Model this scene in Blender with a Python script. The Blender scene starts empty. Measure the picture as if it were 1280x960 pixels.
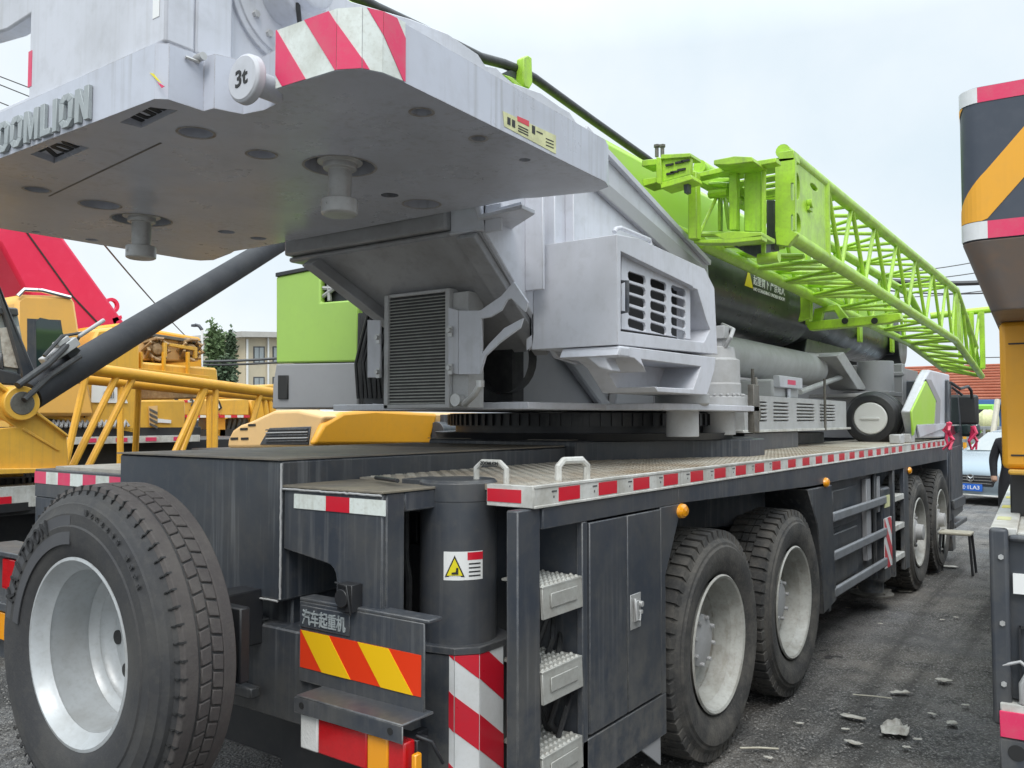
import bpy, bmesh, math, random
from mathutils import Vector, Matrix
random.seed(7)
PI=math.pi
SC=bpy.context.scene
COL=SC.collection
# ------------------------------------------------------------ camera frame
F=1063.;H=1.68;YAW=math.radians(35.56);PT=math.atan(44.5/1063)
_f=Vector((-math.sin(YAW)*math.cos(PT), math.cos(YAW)*math.cos(PT), math.sin(PT)))
_r=Vector((math.cos(YAW),math.sin(YAW),0)); _u=_r.cross(_f)
def at(px,py,X=None,Y=None,Z=None,D=None):
    """the point of a real plane (X=, Y= or Z=) that the photo shows at a pixel"""
    d=_f+_r*((px-640)/F)+_u*((480-py)/F)
    if X is not None:t=X/d.x
    elif Y is not None:t=Y/d.y
    elif Z is not None:t=(Z-H)/d.z
    else:t=D
    return Vector((0,0,H))+d*t
# ------------------------------------------------------------ materials
def mat(name,col,rough=.5,metal=0,dirt=None,amt=.4,scale=3,streak=None,samt=.3,bump=0,bscale=60,spec=.5,tr=0,coat=0,wear=None,wamt=.6,wr=.006,wavy=0,mud=None,mamt=.7):
    m=bpy.data.materials.new(name); m.use_nodes=True
    n=m.node_tree.nodes; l=m.node_tree.links; b=n['Principled BSDF']
    b.inputs['Roughness'].default_value=rough; b.inputs['Metallic'].default_value=metal
    b.inputs['Specular IOR Level'].default_value=spec
    if tr: b.inputs['Transmission Weight'].default_value=tr
    if coat: b.inputs['Coat Weight'].default_value=coat; b.inputs['Coat Roughness'].default_value=.15
    col=tuple(col)+(1,); src=None
    tc=n.new('ShaderNodeTexCoord')
    def noise(sc,vec=(1,1,1),det=6,rg=.6):
        mp=n.new('ShaderNodeMapping'); mp.inputs['Scale'].default_value=vec
        l.new(tc.outputs['Object'],mp.inputs['Vector'])
        t=n.new('ShaderNodeTexNoise'); t.inputs['Scale'].default_value=sc; t.inputs['Detail'].default_value=det; t.inputs['Roughness'].default_value=rg
        l.new(mp.outputs[0],t.inputs['Vector']); return t.outputs['Fac']
    def ramp(s,a,c,top):
        r=n.new('ShaderNodeMapRange'); r.inputs['From Min'].default_value=a; r.inputs['From Max'].default_value=c
        r.inputs['To Min'].default_value=0; r.inputs['To Max'].default_value=top
        l.new(s,r.inputs['Value']); return r.outputs[0]
    def mix(fac,A,B):
        x=n.new('ShaderNodeMix'); x.data_type='RGBA'
        l.new(fac,x.inputs[0])
        if isinstance(A,tuple): x.inputs[6].default_value=A
        else: l.new(A,x.inputs[6])
        x.inputs[7].default_value=B; return x.outputs[2]
    cur=col
    if dirt is not None:
        d=tuple(dirt)+(1,)
        cur=mix(ramp(noise(scale),.42,.72,amt),cur,d)
        cur=mix(ramp(noise(scale*9,det=8),.5,.75,amt*.6),cur,d)
        rr=n.new('ShaderNodeMapRange'); rr.inputs['To Min'].default_value=max(0.03,rough-.12); rr.inputs['To Max'].default_value=min(1,rough+.2)
        l.new(noise(scale*2.3),rr.inputs['Value']); l.new(rr.outputs[0],b.inputs['Roughness'])
    if streak is not None:
        s=tuple(streak)+(1,)
        m1=n.new('ShaderNodeMath'); m1.operation='MULTIPLY'
        l.new(ramp(noise(1,(38,38,1.3),4),.5,.72,samt),m1.inputs[0]); l.new(ramp(noise(1.7,det=3),.40,.62,1),m1.inputs[1])
        cur=mix(m1.outputs[0],cur,s)
    if mud is not None:
        sx=n.new('ShaderNodeSeparateXYZ'); l.new(tc.outputs['Object'],sx.inputs[0])
        m2=n.new('ShaderNodeMath'); m2.operation='MULTIPLY'
        l.new(ramp(sx.outputs['Z'],.95,.25,mamt),m2.inputs[0]); l.new(ramp(noise(7,det=9,rg=.75),.42,.60,1),m2.inputs[1])
        cur=mix(m2.outputs[0],cur,tuple(mud)+(1,))
    if wear is not None:
        bv=n.new('ShaderNodeBevel'); bv.samples=3; bv.inputs['Radius'].default_value=wr
        ge=n.new('ShaderNodeNewGeometry'); dt=n.new('ShaderNodeVectorMath'); dt.operation='DOT_PRODUCT'
        l.new(bv.outputs[0],dt.inputs[0]); l.new(ge.outputs['Normal'],dt.inputs[1])
        e=ramp(dt.outputs['Value'],.995,.90,1); nz=ramp(noise(13,det=8,rg=.75),.42,.60,wamt)
        mu=n.new('ShaderNodeMath'); mu.operation='MULTIPLY'; l.new(e,mu.inputs[0]); l.new(nz,mu.inputs[1])
        cur=mix(mu.outputs[0],cur,tuple(wear)+(1,))
    if isinstance(cur,tuple): b.inputs['Base Color'].default_value=cur
    else: l.new(cur,b.inputs['Base Color'])
    if bump:
        bp=n.new('ShaderNodeBump'); bp.inputs['Strength'].default_value=bump; bp.inputs['Distance'].default_value=.01
        l.new(noise(bscale,det=5),bp.inputs['Height']); l.new(bp.outputs[0],b.inputs['Normal'])
        if wavy:
            b2=n.new('ShaderNodeBump'); b2.inputs['Strength'].default_value=wavy; b2.inputs['Distance'].default_value=.05
            l.new(noise(2.2,det=2),b2.inputs['Height']); l.new(b2.outputs[0],bp.inputs['Normal'])
    return m
M={}
M['gray']=mat('light_gray_paint',(.57,.58,.625),.36,dirt=(.33,.33,.33),amt=.55,scale=1.6,streak=(.38,.375,.365),samt=.42,bump=.05,bscale=20,wear=(.27,.22,.18),wamt=.5,wavy=.12)
M['grayd']=mat('cab_gray_paint',(.30,.30,.31),.4,dirt=(.22,.22,.22),amt=.3,scale=2)
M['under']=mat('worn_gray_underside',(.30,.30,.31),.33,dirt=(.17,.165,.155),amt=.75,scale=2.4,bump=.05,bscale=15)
M['slate']=mat('dark_slate_paint',(.033,.040,.052),.34,mud=(.15,.14,.12),dirt=(.085,.08,.072),amt=.65,scale=2.2,streak=(.19,.195,.20),samt=.55,bump=.05,bscale=25,wear=(.26,.25,.23),wamt=.7,wavy=.2)
M['slate2']=mat('slate_gray_paint',(.043,.050,.063),.38,mud=(.16,.15,.13),dirt=(.105,.10,.09),amt=.6,scale=3,streak=(.17,.17,.17),samt=.5,bump=.05,bscale=25,wear=(.28,.27,.25),wamt=.7,wavy=.15)
M['black']=mat('black_paint',(.017,.018,.022),.42,dirt=(.05,.048,.043),amt=.5,scale=3)
M['boomblack']=mat('glossy_black_boom_paint',(.018,.021,.024),.27,dirt=(.055,.055,.05),amt=.7,scale=2,wavy=.2,bump=.03)
M['lime']=mat('lime_green_paint',(.40,.67,.04),.36,dirt=(.20,.30,.05),amt=.7,scale=5,streak=(.22,.32,.09),samt=.5,coat=.1,bump=.08,bscale=40,wear=(.17,.16,.10),wamt=.8,wr=.008)
M['limeb']=mat('boom_lime_paint',(.37,.64,.05),.36,dirt=(.42,.58,.16),amt=.4,scale=1.2)
M['limec']=mat('cab_lime_paint',(.35,.56,.10),.36,dirt=(.27,.42,.10),amt=.3,scale=2)
M['plate']=mat('white_deck_trim',(.60,.60,.57),.42,dirt=(.30,.28,.23),amt=.75,scale=6,streak=(.26,.24,.21),samt=.5,wear=(.25,.24,.22),wamt=.6)
M['stepm']=mat('cast_step_metal',(.40,.40,.37),.5,metal=.2,dirt=(.24,.22,.19),amt=.7,scale=9)
M['alu']=mat('chequer_plate',(.47,.44,.38),.45,metal=.25,dirt=(.30,.225,.15),amt=.95,scale=2.6,bump=.5,bscale=55)
M['rubber']=mat('tyre_rubber',(.034,.034,.036),.72,dirt=(.075,.07,.062),amt=.65,scale=5,bump=.15,bscale=90)
M['rubberd']=mat('dusty_tyre_rubber',(.043,.042,.041),.85,dirt=(.14,.128,.11),amt=.75,scale=6,bump=.3,bscale=70)
M['treadc']=mat('worn_tread_rubber',(.062,.054,.052),.8,dirt=(.10,.09,.08),amt=.6,scale=9,bump=.2,bscale=90)
M['rim']=mat('dusty_painted_rim',(.41,.41,.38),.48,dirt=(.20,.185,.155),amt=.75,scale=6,streak=(.22,.20,.16),samt=.6,bump=.08,bscale=40,wear=(.16,.13,.10),wamt=.6)
M['rims']=mat('silver_painted_rim',(.47,.49,.50),.36,metal=.2,dirt=(.30,.295,.28),amt=.65,scale=6,bump=.05,bscale=30,wear=(.2,.19,.17),wamt=.6)
M['steel']=mat('bare_steel',(.52,.52,.51),.34,metal=.4,dirt=(.30,.28,.26),amt=.5,scale=9)
M['chrome']=mat('chrome',(.7,.7,.7),.12,metal=1)
M['red']=mat('red_reflector',(.62,.012,.03),.3,dirt=(.45,.03,.05),amt=.3,scale=10,coat=.3)
M['pink']=mat('faded_red_reflector',(.70,.035,.12),.4,dirt=(.55,.16,.18),amt=.4,scale=14)
M['white']=mat('white_reflector',(.72,.73,.73),.35,dirt=(.5,.5,.46),amt=.35,scale=10)
M['whitew']=mat('scratched_white_reflector',(.70,.74,.70),.4,dirt=(.36,.35,.28),amt=.6,scale=9,streak=(.45,.45,.38),samt=.5)
M['hy']=mat('yellow_reflector',(.85,.50,.01),.35)
M['hr']=mat('orange_red_reflector',(.75,.045,.01),.35)
M['label']=mat('white_label',(.78,.78,.76),.4)
M['ink']=mat('black_ink',(.02,.02,.02),.6)
M['cream']=mat('faded_yellow_label',(.66,.66,.36),.5,dirt=(.35,.34,.2),amt=.6,scale=20)
M['warn']=mat('warning_yellow',(.80,.68,.02),.4)
M['amber']=mat('amber_lens',(.85,.33,.01),.15,coat=.6)
M['redl']=mat('red_lamp_lens',(.55,.006,.01),.12,dirt=(.35,.004,.008),amt=.5,scale=12,coat=.8,bump=.15,bscale=120)
M['clear']=mat('clear_lamp_lens',(.72,.72,.70),.12,coat=.8,bump=.3,bscale=90)
M['letter']=mat('raised_gray_letters',(.30,.33,.335),.4,dirt=(.42,.44,.44),amt=.5,scale=12)
M['yel']=mat('crane_yellow_paint',(.75,.42,.055),.38,dirt=(.50,.28,.06),amt=.6,scale=1.6,streak=(.42,.26,.09),samt=.5,wear=(.30,.2,.1),wamt=.6,bump=.05,bscale=20)
M['yelc']=mat('cab_orange_yellow',(.80,.44,.10),.4,dirt=(.6,.36,.12),amt=.4,scale=2)
M['yelp']=mat('pale_orange_paint',(.78,.50,.22),.4,dirt=(.6,.4,.2),amt=.4,scale=2)
M['yelo']=mat('orange_yellow_paint',(.82,.38,.022),.4,dirt=(.62,.32,.05),amt=.4,scale=2,streak=(.6,.3,.05),samt=.2)
M['yelj']=mat('jib_yellow_paint',(.78,.40,.03),.4,dirt=(.5,.24,.03),amt=.5,scale=5)
M['crim']=mat('crimson_boom_paint',(.70,.015,.075),.4,dirt=(.80,.07,.15),amt=.4,scale=.8)
M['winch']=mat('winch_metal',(.28,.17,.08),.6,dirt=(.45,.33,.18),amt=.8,scale=14,bump=.6,bscale=40)
M['glass']=mat('dusty_glass',(.30,.33,.33),.08,dirt=(.42,.42,.38),amt=.4,scale=4,spec=.8)
M['darkglass']=mat('dark_glass',(.02,.035,.035),.05,spec=.8)
M['rack']=mat('greasy_steel',(.16,.15,.13),.5,metal=.3,dirt=(.05,.045,.04),amt=.7,scale=12,bump=.3)
M['dirtcone']=mat('dusty_gray_metal',(.42,.42,.42),.5,dirt=(.28,.27,.25),amt=.5,scale=7)
M['hose']=mat('black_hose_rubber',(.02,.02,.022),.45,dirt=(.06,.06,.055),amt=.5,scale=20)
M['brick']=mat('house_plaster',(.60,.52,.37),.85,dirt=(.42,.38,.30),amt=.5,scale=.6)
M['stone']=mat('cornice_stone',(.50,.48,.44),.8,dirt=(.35,.34,.31),amt=.5,scale=1)
M['gutter']=mat('blue_gutter',(.06,.16,.36),.5)
M['stoolm']=mat('stool_top',(.50,.47,.38),.5,dirt=(.3,.27,.2),amt=.5,scale=12)
M['paper']=mat('scrap_paper',(.50,.48,.43),.8,dirt=(.24,.21,.17),amt=.9,scale=25)
M['bag']=mat('clear_plastic_film',(.50,.48,.43),.3,dirt=(.24,.21,.18),amt=.9,scale=22)
M['stonec']=mat('gravel_stone',(.16,.155,.145),.9,dirt=(.32,.30,.28),amt=.8,scale=15)
M['carp']=mat('car_silver_blue_paint',(.27,.33,.37),.22,metal=.4,coat=.6)
M['carb']=mat('car_blue_plate',(.02,.13,.55),.4)
M['cloth']=mat('black_cloth',(.018,.018,.022),.9,bump=.3,bscale=40)
M['skin']=mat('skin',(.45,.27,.19),.6)
M['hair']=mat('black_hair',(.02,.018,.016),.7,bump=.5,bscale=150)
M['bark']=mat('bark',(.12,.09,.06),.9)
M['leaf']=mat('leaves',(.10,.16,.06),.7,dirt=(.12,.17,.07),amt=.7,scale=2)
M['leafd']=mat('dark_leaves',(.06,.095,.05),.7,dirt=(.09,.13,.06),amt=.7,scale=2)
M['concrete']=mat('fence_steel',(.30,.32,.33),.5,dirt=(.2,.2,.2),amt=.5,scale=3)
M['green']=mat('machine_green',(.22,.55,.06),.5)
M['wire']=mat('wire',(.05,.05,.05),.5)
def finmat():
    # radiator fins: fine horizontal lines as bump + tone of alternating metal
    m=mat('radiator_fins',(.50,.50,.46),.45,metal=.4,dirt=(.2,.2,.18),amt=.5,scale=8); return m
M['fin']=finmat()
M['fin2']=mat('radiator_dark_core',(.03,.03,.03),.6)
def roofmat():
    m=mat('red_roof_tiles',(.42,.14,.08),.8,dirt=(.55,.25,.17),amt=.6,scale=1)
    return m
M['tile']=roofmat()
# ------------------------------------------------------------ mesh collector
class MB:
    def __init__(s): s.bm=bmesh.new()
    def _v(s,p): return s.bm.verts.new(p)
    def face(s,pts):
        try: s.bm.faces.new([s._v(p) for p in pts])
        except ValueError: pass
        return s
    def box(s,x0,x1,y0,y1,z0,z1,m=None):
        v=[Vector(p) for p in ((x0,y0,z0),(x1,y0,z0),(x1,y1,z0),(x0,y1,z0),(x0,y0,z1),(x1,y0,z1),(x1,y1,z1),(x0,y1,z1))]
        if m: v=[m@p for p in v]
        v=[s._v(p) for p in v]
        for q in ((3,2,1,0),(4,5,6,7),(0,1,5,4),(1,2,6,5),(2,3,7,6),(3,0,4,7)): s.bm.faces.new([v[i] for i in q])
        return s
    def prism(s,pts,vec):
        """polygon (3d points) swept along vec"""
        pts=[Vector(p) for p in pts]; vec=Vector(vec)
        a=[s._v(p) for p in pts]; b=[s._v(p+vec) for p in pts]; n=len(pts)
        s.bm.faces.new(a); s.bm.faces.new(b[::-1])
        for i in range(n): s.bm.faces.new((a[(i+1)%n],a[i],b[i],b[(i+1)%n]))
        return s
    def tube(s,pts,r,n=10,cap=True,r2=None):
        pts=[Vector(p) for p in pts]; rings=[]; up=None
        for i,p in enumerate(pts):
            d=(pts[min(i+1,len(pts)-1)]-pts[max(i-1,0)]).normalized()
            if up is None:
                up=Vector((0,0,1)) if abs(d.z)<.9 else Vector((1,0,0))
            a=d.cross(up).normalized(); b=a.cross(d).normalized(); up=b
            rr=r if r2 is None else r+(r2-r)*i/(len(pts)-1)
            rings.append([s._v(p+(a*math.cos(2*PI*k/n)+b*math.sin(2*PI*k/n))*rr) for k in range(n)])
        for i in range(len(rings)-1):
            for k in range(n): s.bm.faces.new((rings[i][k],rings[i][(k+1)%n],rings[i+1][(k+1)%n],rings[i+1][k]))
        if cap: s.bm.faces.new(rings[0][::-1]); s.bm.faces.new(rings[-1])
        return s
    def lathe(s,prof,c=(0,0,0),axis='Z',n=48,closed=False,a0=0,a1=2*PI):
        """prof: (h,r) pairs along the axis"""
        c=Vector(c); rings=[]; full=abs(a1-a0-2*PI)<1e-6
        cnt=n if full else n+1
        for h,r in prof:
            ring=[]
            for k in range(cnt):
                t=a0+(a1-a0)*k/n; u,w=r*math.cos(t),r*math.sin(t)
                p={'Z':(u,w,h),'X':(h,u,w),'Y':(w,h,u)}[axis]; ring.append(s._v(c+Vector(p)))
            rings.append(ring)
        m=len(rings)
        for i in range(m if closed else m-1):
            A=rings[i];B=rings[(i+1)%m]
            for k in range(cnt if full else cnt-1):
                q=(A[k],A[(k+1)%cnt],B[(k+1)%cnt],B[k])
                try: s.bm.faces.new(q)
                except ValueError: pass
        return s
    def cyl(s,c,r,h0,h1,axis='Z',n=32,r2=None):
        r2=r if r2 is None else r2
        return s.lathe([(h0,0.0005),(h0,r),(h1,r2),(h1,0.0005)],c,axis,n)
    def add(s,other,mtx):
        me=bpy.data.meshes.new('t'); other.to_mesh(me); 
        me.transform(mtx); s.bm.from_mesh(me); bpy.data.meshes.remove(me); return s
def lnk(o):
    COL.objects.link(o); return o
def wloc(p):
    v=Vector((0,0,0))
    while p is not None: v+=p.location; p=p.parent
    return v
def obj(name,mb,m,parent=None,bevel=.004,ang=32,label=None,local=False,seg=1,recalc=True):
    bm=mb.bm if isinstance(mb,MB) else mb
    if recalc: bmesh.ops.recalc_face_normals(bm,faces=bm.faces)
    me=bpy.data.meshes.new(name); bm.to_mesh(me); bm.free()
    me.materials.append(M[m] if isinstance(m,str) else m)
    me.shade_smooth(); me.set_sharp_from_angle(angle=math.radians(ang))
    o=lnk(bpy.data.objects.new(name,me))
    if parent is not None:
        o.parent=parent
        if not local: o.location=-wloc(parent)
    if bevel:
        b=o.modifiers.new('bevel','BEVEL'); b.width=bevel; b.segments=seg; b.limit_method='ANGLE'; b.angle_limit=math.radians(40); b.harden_normals=False
    if label: o['label']=label
    return o
def thing(name,label,cat,loc=(0,0,0),group=None,rz=0):
    o=lnk(bpy.data.objects.new(name,None)); o.location=loc; o.rotation_euler=(0,0,rz); o.empty_display_size=.2
    o['label']=label; o['category']=cat
    if group:o['group']=group
    return o
def tag(o,label,cat,group=None):
    o['label']=label;o['category']=cat
    if group:o['group']=group
    return o
def part(name,parent,loc):
    o=lnk(bpy.data.objects.new(name,None)); o.parent=parent; o.location=Vector(loc)-wloc(parent); o.empty_display_size=.1; return o
def px(mb,pts,thick,**pl):
    """outline read off the photo on a real plane, given its thickness away from the camera"""
    P=[at(x,y,**pl) for x,y in pts]
    if 'X' in pl: v=(-thick if pl['X']<0 else thick,0,0)
    elif 'Y' in pl: v=(0,thick,0)
    else: v=(0,0,thick)
    mb.prism(P,v); return mb
def text_bm(s,size=1,extrude=.01,offset=0,sp=1):
    cu=bpy.data.curves.new('t','FONT'); cu.body=s; cu.size=size; cu.extrude=extrude; cu.offset=offset; cu.space_character=sp; cu.resolution_u=3
    o=bpy.data.objects.new('t',cu); COL.objects.link(o)
    bpy.context.view_layer.update()
    dg=bpy.context.evaluated_depsgraph_get(); me=bpy.data.meshes.new_from_object(o.evaluated_get(dg))
    bm=bmesh.new(); bm.from_mesh(me); bpy.data.objects.remove(o); bpy.data.curves.remove(cu); bpy.data.meshes.remove(me)
    return bm
def text_fit(mb,s,o,ux,uy,w,h,ext=.003,offset=0,shear=0):
    """text filling a w by h box: origin o (lower left), unit directions ux, uy"""
    bm=text_bm(s,1,.05,offset)
    xs=[v.co.x for v in bm.verts];ys=[v.co.y for v in bm.verts]
    if not xs: return mb
    x0,x1,y0,y1=min(xs),max(xs),min(ys),max(ys)
    ux=Vector(ux).normalized();uy=Vector(uy).normalized();un=ux.cross(uy);o=Vector(o)
    for v in bm.verts:
        a=(v.co.x-x0)/(x1-x0)*w;b=(v.co.y-y0)/(y1-y0)*h;c=v.co.z/.05*ext
        v.co=o+ux*(a+shear*b)+uy*b+un*c
    me=bpy.data.meshes.new('t');bm.to_mesh(me);bm.free();mb.bm.from_mesh(me);bpy.data.meshes.remove(me);return mb
def stripes(name_a,ma,mb_,quad,k,parent,x_at=.0,slant=1.0,n=None,duty=.5):
    """diagonal stripes of material ma clipped to the quad's local rectangle; quad = o,ux,uy,w,h,normal"""
    o,ux,uy,w,h=quad; un=ux.cross(uy)
    b=MB(); per=w/k if n is None else n
    def clip(poly,f):
        out=[]
        for i in range(len(poly)):
            p,q=poly[i],poly[(i+1)%len(poly)];a,c=f(p),f(q)
            if a>=0: out.append(p)
            if (a>=0)!=(c>=0):
                t=a/(a-c);out.append((p[0]+(q[0]-p[0])*t,p[1]+(q[1]-p[1])*t))
        return out
    s=x_at-per*math.ceil((h*abs(slant)*2+per*2+x_at)/per)
    while s<w+h*abs(slant)*2+per*2:
        x0=s; x1=x0+per*duty
        poly=[(x0,0),(x1,0),(x1+slant*h,h),(x0+slant*h,h)]
        for f in (lambda p:p[0],lambda p:w-p[0]):
            if len(poly)>2: poly=clip(poly,f)
        if len(poly)>2: b.prism([o+ux*p[0]+uy*p[1] for p in poly],un*.0015)
        s+=per
    return obj(name_a,b,ma,parent,bevel=0)
# ============================================================ MAIN TRUCK CRANE
XR=-1.63; XL=-4.31; XC=-2.97; ZD=1.45
T=thing('truck_crane','grey and lime green truck crane with lattice jib stowed on its boom','truck crane',(XC,6,0))
# --- chassis frame
b=MB(); b.box(-3.42,-2.52,2.12,10.9,.72,1.02); b.box(-3.57,-2.49,2.04,4.0,1.02,1.53)
obj('rear_box_frame',b,'slate',T,.008)
b=MB(); b.prism([(x,y,1.02) for x,y in ((-3.5,4.004),(-2.43,4.004),(-2.43,4.15),(-2.11,4.85),(-1.88,5.18),(-1.88,5.45),(-1.95,5.5),(-2.43,6.6),(-2.43,8.8),(-3.5,8.8))],(0,0,.54)); obj('centre_frame',b,'slate',T,.008)
b=MB(); b.box(-3.58,-2.49,2.03,3.98,1.531,1.537); b.box(-3.52,-2.49,4.02,6.2,1.563,1.568); obj('frame_top_plate',b,mat('rusty_top',(.20,.17,.13),.6,dirt=(.10,.10,.10),amt=.8,scale=5),T,0)
# right rear outrigger housing beside the centre box
b=MB()
zt=at(420,614,Y=2.05).z
# rear plate with the rounded cut-out at its foot
Xa=-2.488; Xb=at(478,620,Y=2.05).x
P=[(Xa,1.02),(Xa,zt),(Xb,zt),(Xb,.93),(Xb-.17,.93),(Xb-.17,1.13),(Xb-.19,1.17),(Xb-.235,1.19),(Xa+.004,1.21)]
P=[(Xa,.93+.28),(Xa,zt),(Xb,zt),(Xb,.93),(at(420,700,Y=2.05).x,.93)]+[(at(420,700,Y=2.05).x-.05*(1-math.cos(t)),1.13+.05*math.sin(t)) for t in (0,.4,.8,1.2,1.57)]
b.prism([(x,2.05,z) for x,z in P],(0,.02,0))
yo=at(506,690,X=Xb).y; zo=at(506,640,X=Xb).z
b.box(Xb-.02,Xb,2.07,yo,.80,zt); b.box(Xb-.02,Xb,yo,2.9,zo,zt)
b.box(Xb-.02,Xb,yo+.30,2.9,.80,zo-.001)
obj('outrigger_housing',b,'slate2',T,.005)
b=MB(); b.box(Xa,Xb-.03,2.86,2.9,.80,zt-.01); b.box(Xa+.0,Xb-.25,2.5,2.85,.80,zt-.02); obj('beam_end_dark_back',b,'black',T,.004)  # beam end and a back plate blackened to paint the housing's inner shade
b=MB(); b.box(Xa-.005,Xb+.006,2.045,2.9,zt+.001,zt+.010); obj('housing_lid',b,mat('dusty_lid',(.22,.19,.14),.6,dirt=(.10,.095,.09),amt=.8,scale=6),T,.002)
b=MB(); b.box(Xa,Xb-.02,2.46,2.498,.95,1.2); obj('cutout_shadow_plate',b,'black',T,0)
# reflective strip on the housing
st=part('reflective_strip',T,(0,0,0)); st.location=-T.location
q0,q1=at(368,617,Y=2.048),at(482,623,Y=2.048); hh=q0.z-at(368,635,Y=2.048).z
for i,(a,c,m) in enumerate(((0,.37,'whitew'),(.37,.63,'red'),(.63,1,'whitew'))):
    b=MB(); x0=q0.x+(q1.x-q0.x)*a; x1=q0.x+(q1.x-q0.x)*c; b.box(x0,x1,2.046,2.0495,q0.z-hh,q0.z); o=obj('reflector_band',b,m,st,0,local=True)
# lower rear cross member
b=MB(); b.box(-3.9,-2.02,2.045,2.28,.60,.925); b.box(-3.9,-2.6,2.0,2.045,.66,.70); b.box(-3.9,-2.62,2.03,2.10,.925,.94)
obj('rear_cross_member',b,'slate',T,.006)
b=MB(); b.box(-3.45,-2.1,2.4,2.6,.25,.7); b.box(-3.2,-2.7,2.6,10,.35,.72); obj('under_frame',b,'black',T,.006)
for y in (4.02,5.24,9.28,10.55):
    b=MB(); b.tube([(-4.2,y,.56),(-1.75,y,.56)],.075,12); b.lathe([(-.2,.05),(-.17,.17),(0,.22),(.17,.17),(.2,.05)],(XC,y,.56),'X',20); obj('axle',b,'black',T,0)
# --- hazard board
HY=2.035
hp=part('hazard_board',T,(0,0,0)); hp.location=-T.location
a,c,d,e=at(374.8,787.7,Y=HY-.012),at(525.6,818.9,Y=HY-.012),at(374.8,833.7,Y=HY-.012),at(525.6,872,Y=HY-.012)
x0,x1=a.x,c.x; z1=(a.z+c.z)/2; z0=(d.z+e.z)/2
bp=MB(); bp.box(x0-.008,x1+.012,HY-.008,HY,z0-.05,z1+.10); bp.box(x0-.008,x1+.03,HY-.008,HY+.06,z1+.10,z1+.112); obj('back_plate',bp,'slate2',hp,.003,local=True)
b=MB(); b.box(x0,x1,HY-.010,HY-.0081,z0,z1); obj('red_board',b,'hr',hp,0,local=True)
stripes('yellow_stripe','hy',None,(Vector((x0,HY-.0102,z0)),Vector((1,0,0)),Vector((0,0,1)),x1-x0,z1-z0),2,hp,x_at=.2*(x1-x0),slant=-.19*(x1-x0)/(z1-z0),n=(x1-x0)*.495)
# badge
b=MB(); X0=x0+.003; b.box(X0,X0+.245,HY-.013,HY-.0081,z1+.012,z1+.088); obj('name_badge',b,'slate2',hp,.002,local=True)
b=MB(); text_fit(b,'汽车起重机',(X0+.012,HY-.0135,z1+.022),(1,0,0),(0,0,1),.215,.054,.003,offset=.012); obj('badge_lettering',b,'letter',hp,0,local=True)
# --- lamp shelf
LY=1.91
a,c=at(367,872,Y=LY),at(503,905,Y=LY)
b=MB(); xs0,xs1=a.x,c.x; zs=(a.z+c.z)/2
b.prism([(xs0,LY,zs-.055),(xs0,LY,zs-.004),(xs0+.03,LY,zs+.004),(xs1,LY,zs+.0),(xs1,LY,zs-.055)],(0,.006,0)); b.box(xs0+.01,xs1+.0,LY,HY+.02,zs-.004,zs+.004)
sh=obj('lamp_shelf',b,'slate2',T,.003)
for x in (xs0+.04,xs1-.05):
    b=MB(); b.cyl((x,LY-.002,zs-.025),.011,0,.003,'Y',16); obj('bolt_hole',b,'ink',sh,0)
L=part('tail_light',T,(0,0,0)); L.location=-T.location
zl1=zs-.06; zl0=zl1-.115; xa=xs0+.01; xb=xs1+.02; W=xb-xa
for n_,m,u0,u1 in (('reversing_lens','clear',0,.17),('stop_lens','redl',.173,.62),('indicator_lens','amber',.623,.80),('tail_lens','redl',.803,.94)):
    b=MB(); x0_,x1_=xa+W*u0,xa+W*u1
    b.prism([(x0_,LY+.02,zl0),(x1_,LY+.02,zl0),(x1_,LY+.02,zl1),(x0_,LY+.02,zl1)],(0,.05,0)); obj(n_,b,m,L,.006,local=True,seg=2)
b=MB(); b.box(xa+.01,xb-.02,LY+.066,LY+.12,zl0+.005,zl1-.003); b.tube([(xb-.03,LY+.07,zl1+.01),(xb+.01,LY+.1,zl1-.01),(xb+.03,LY+.13,zl1-.08)],.006,8); obj('lamp_housing',b,'black',L,.004,local=True)
b=MB(); b.box(xb-.012,xb+.006,LY+.03,LY+.06,zl0,zl1-.03); obj('side_reflector',b,'amber',L,.003,local=True)
b=MB(); b.box(-2.62,-2.0,2.16,2.35,.2,.6); obj('lamp_mount_plate',b,'black',T,.005)
b=MB(); b.box(-4.75,-3.9,1.93,2.15,1.02,1.045); b.box(-4.75,-3.9,1.93,2.2,.76,.80); b.box(-4.7,-3.9,2.0,2.2,.5,1.02); sl2=obj('left_lamp_bracket',b,'slate2',T,.004)
b=MB(); b.box(-4.42,-4.25,1.94,1.99,.87,1.01); b.box(-4.42,-4.25,1.94,1.99,.865,.88); obj('left_stop_lens',b,'redl',sl2,.004)
b=MB(); b.box(-4.60,-4.37,1.94,1.99,.62,.75); obj('left_indicator_lens',b,'amber',sl2,.004)
b=MB(); b.box(-4.36,-4.3,1.94,1.99,.60,.75); obj('left_tail_lens',b,'redl',sl2,.004)
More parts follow.
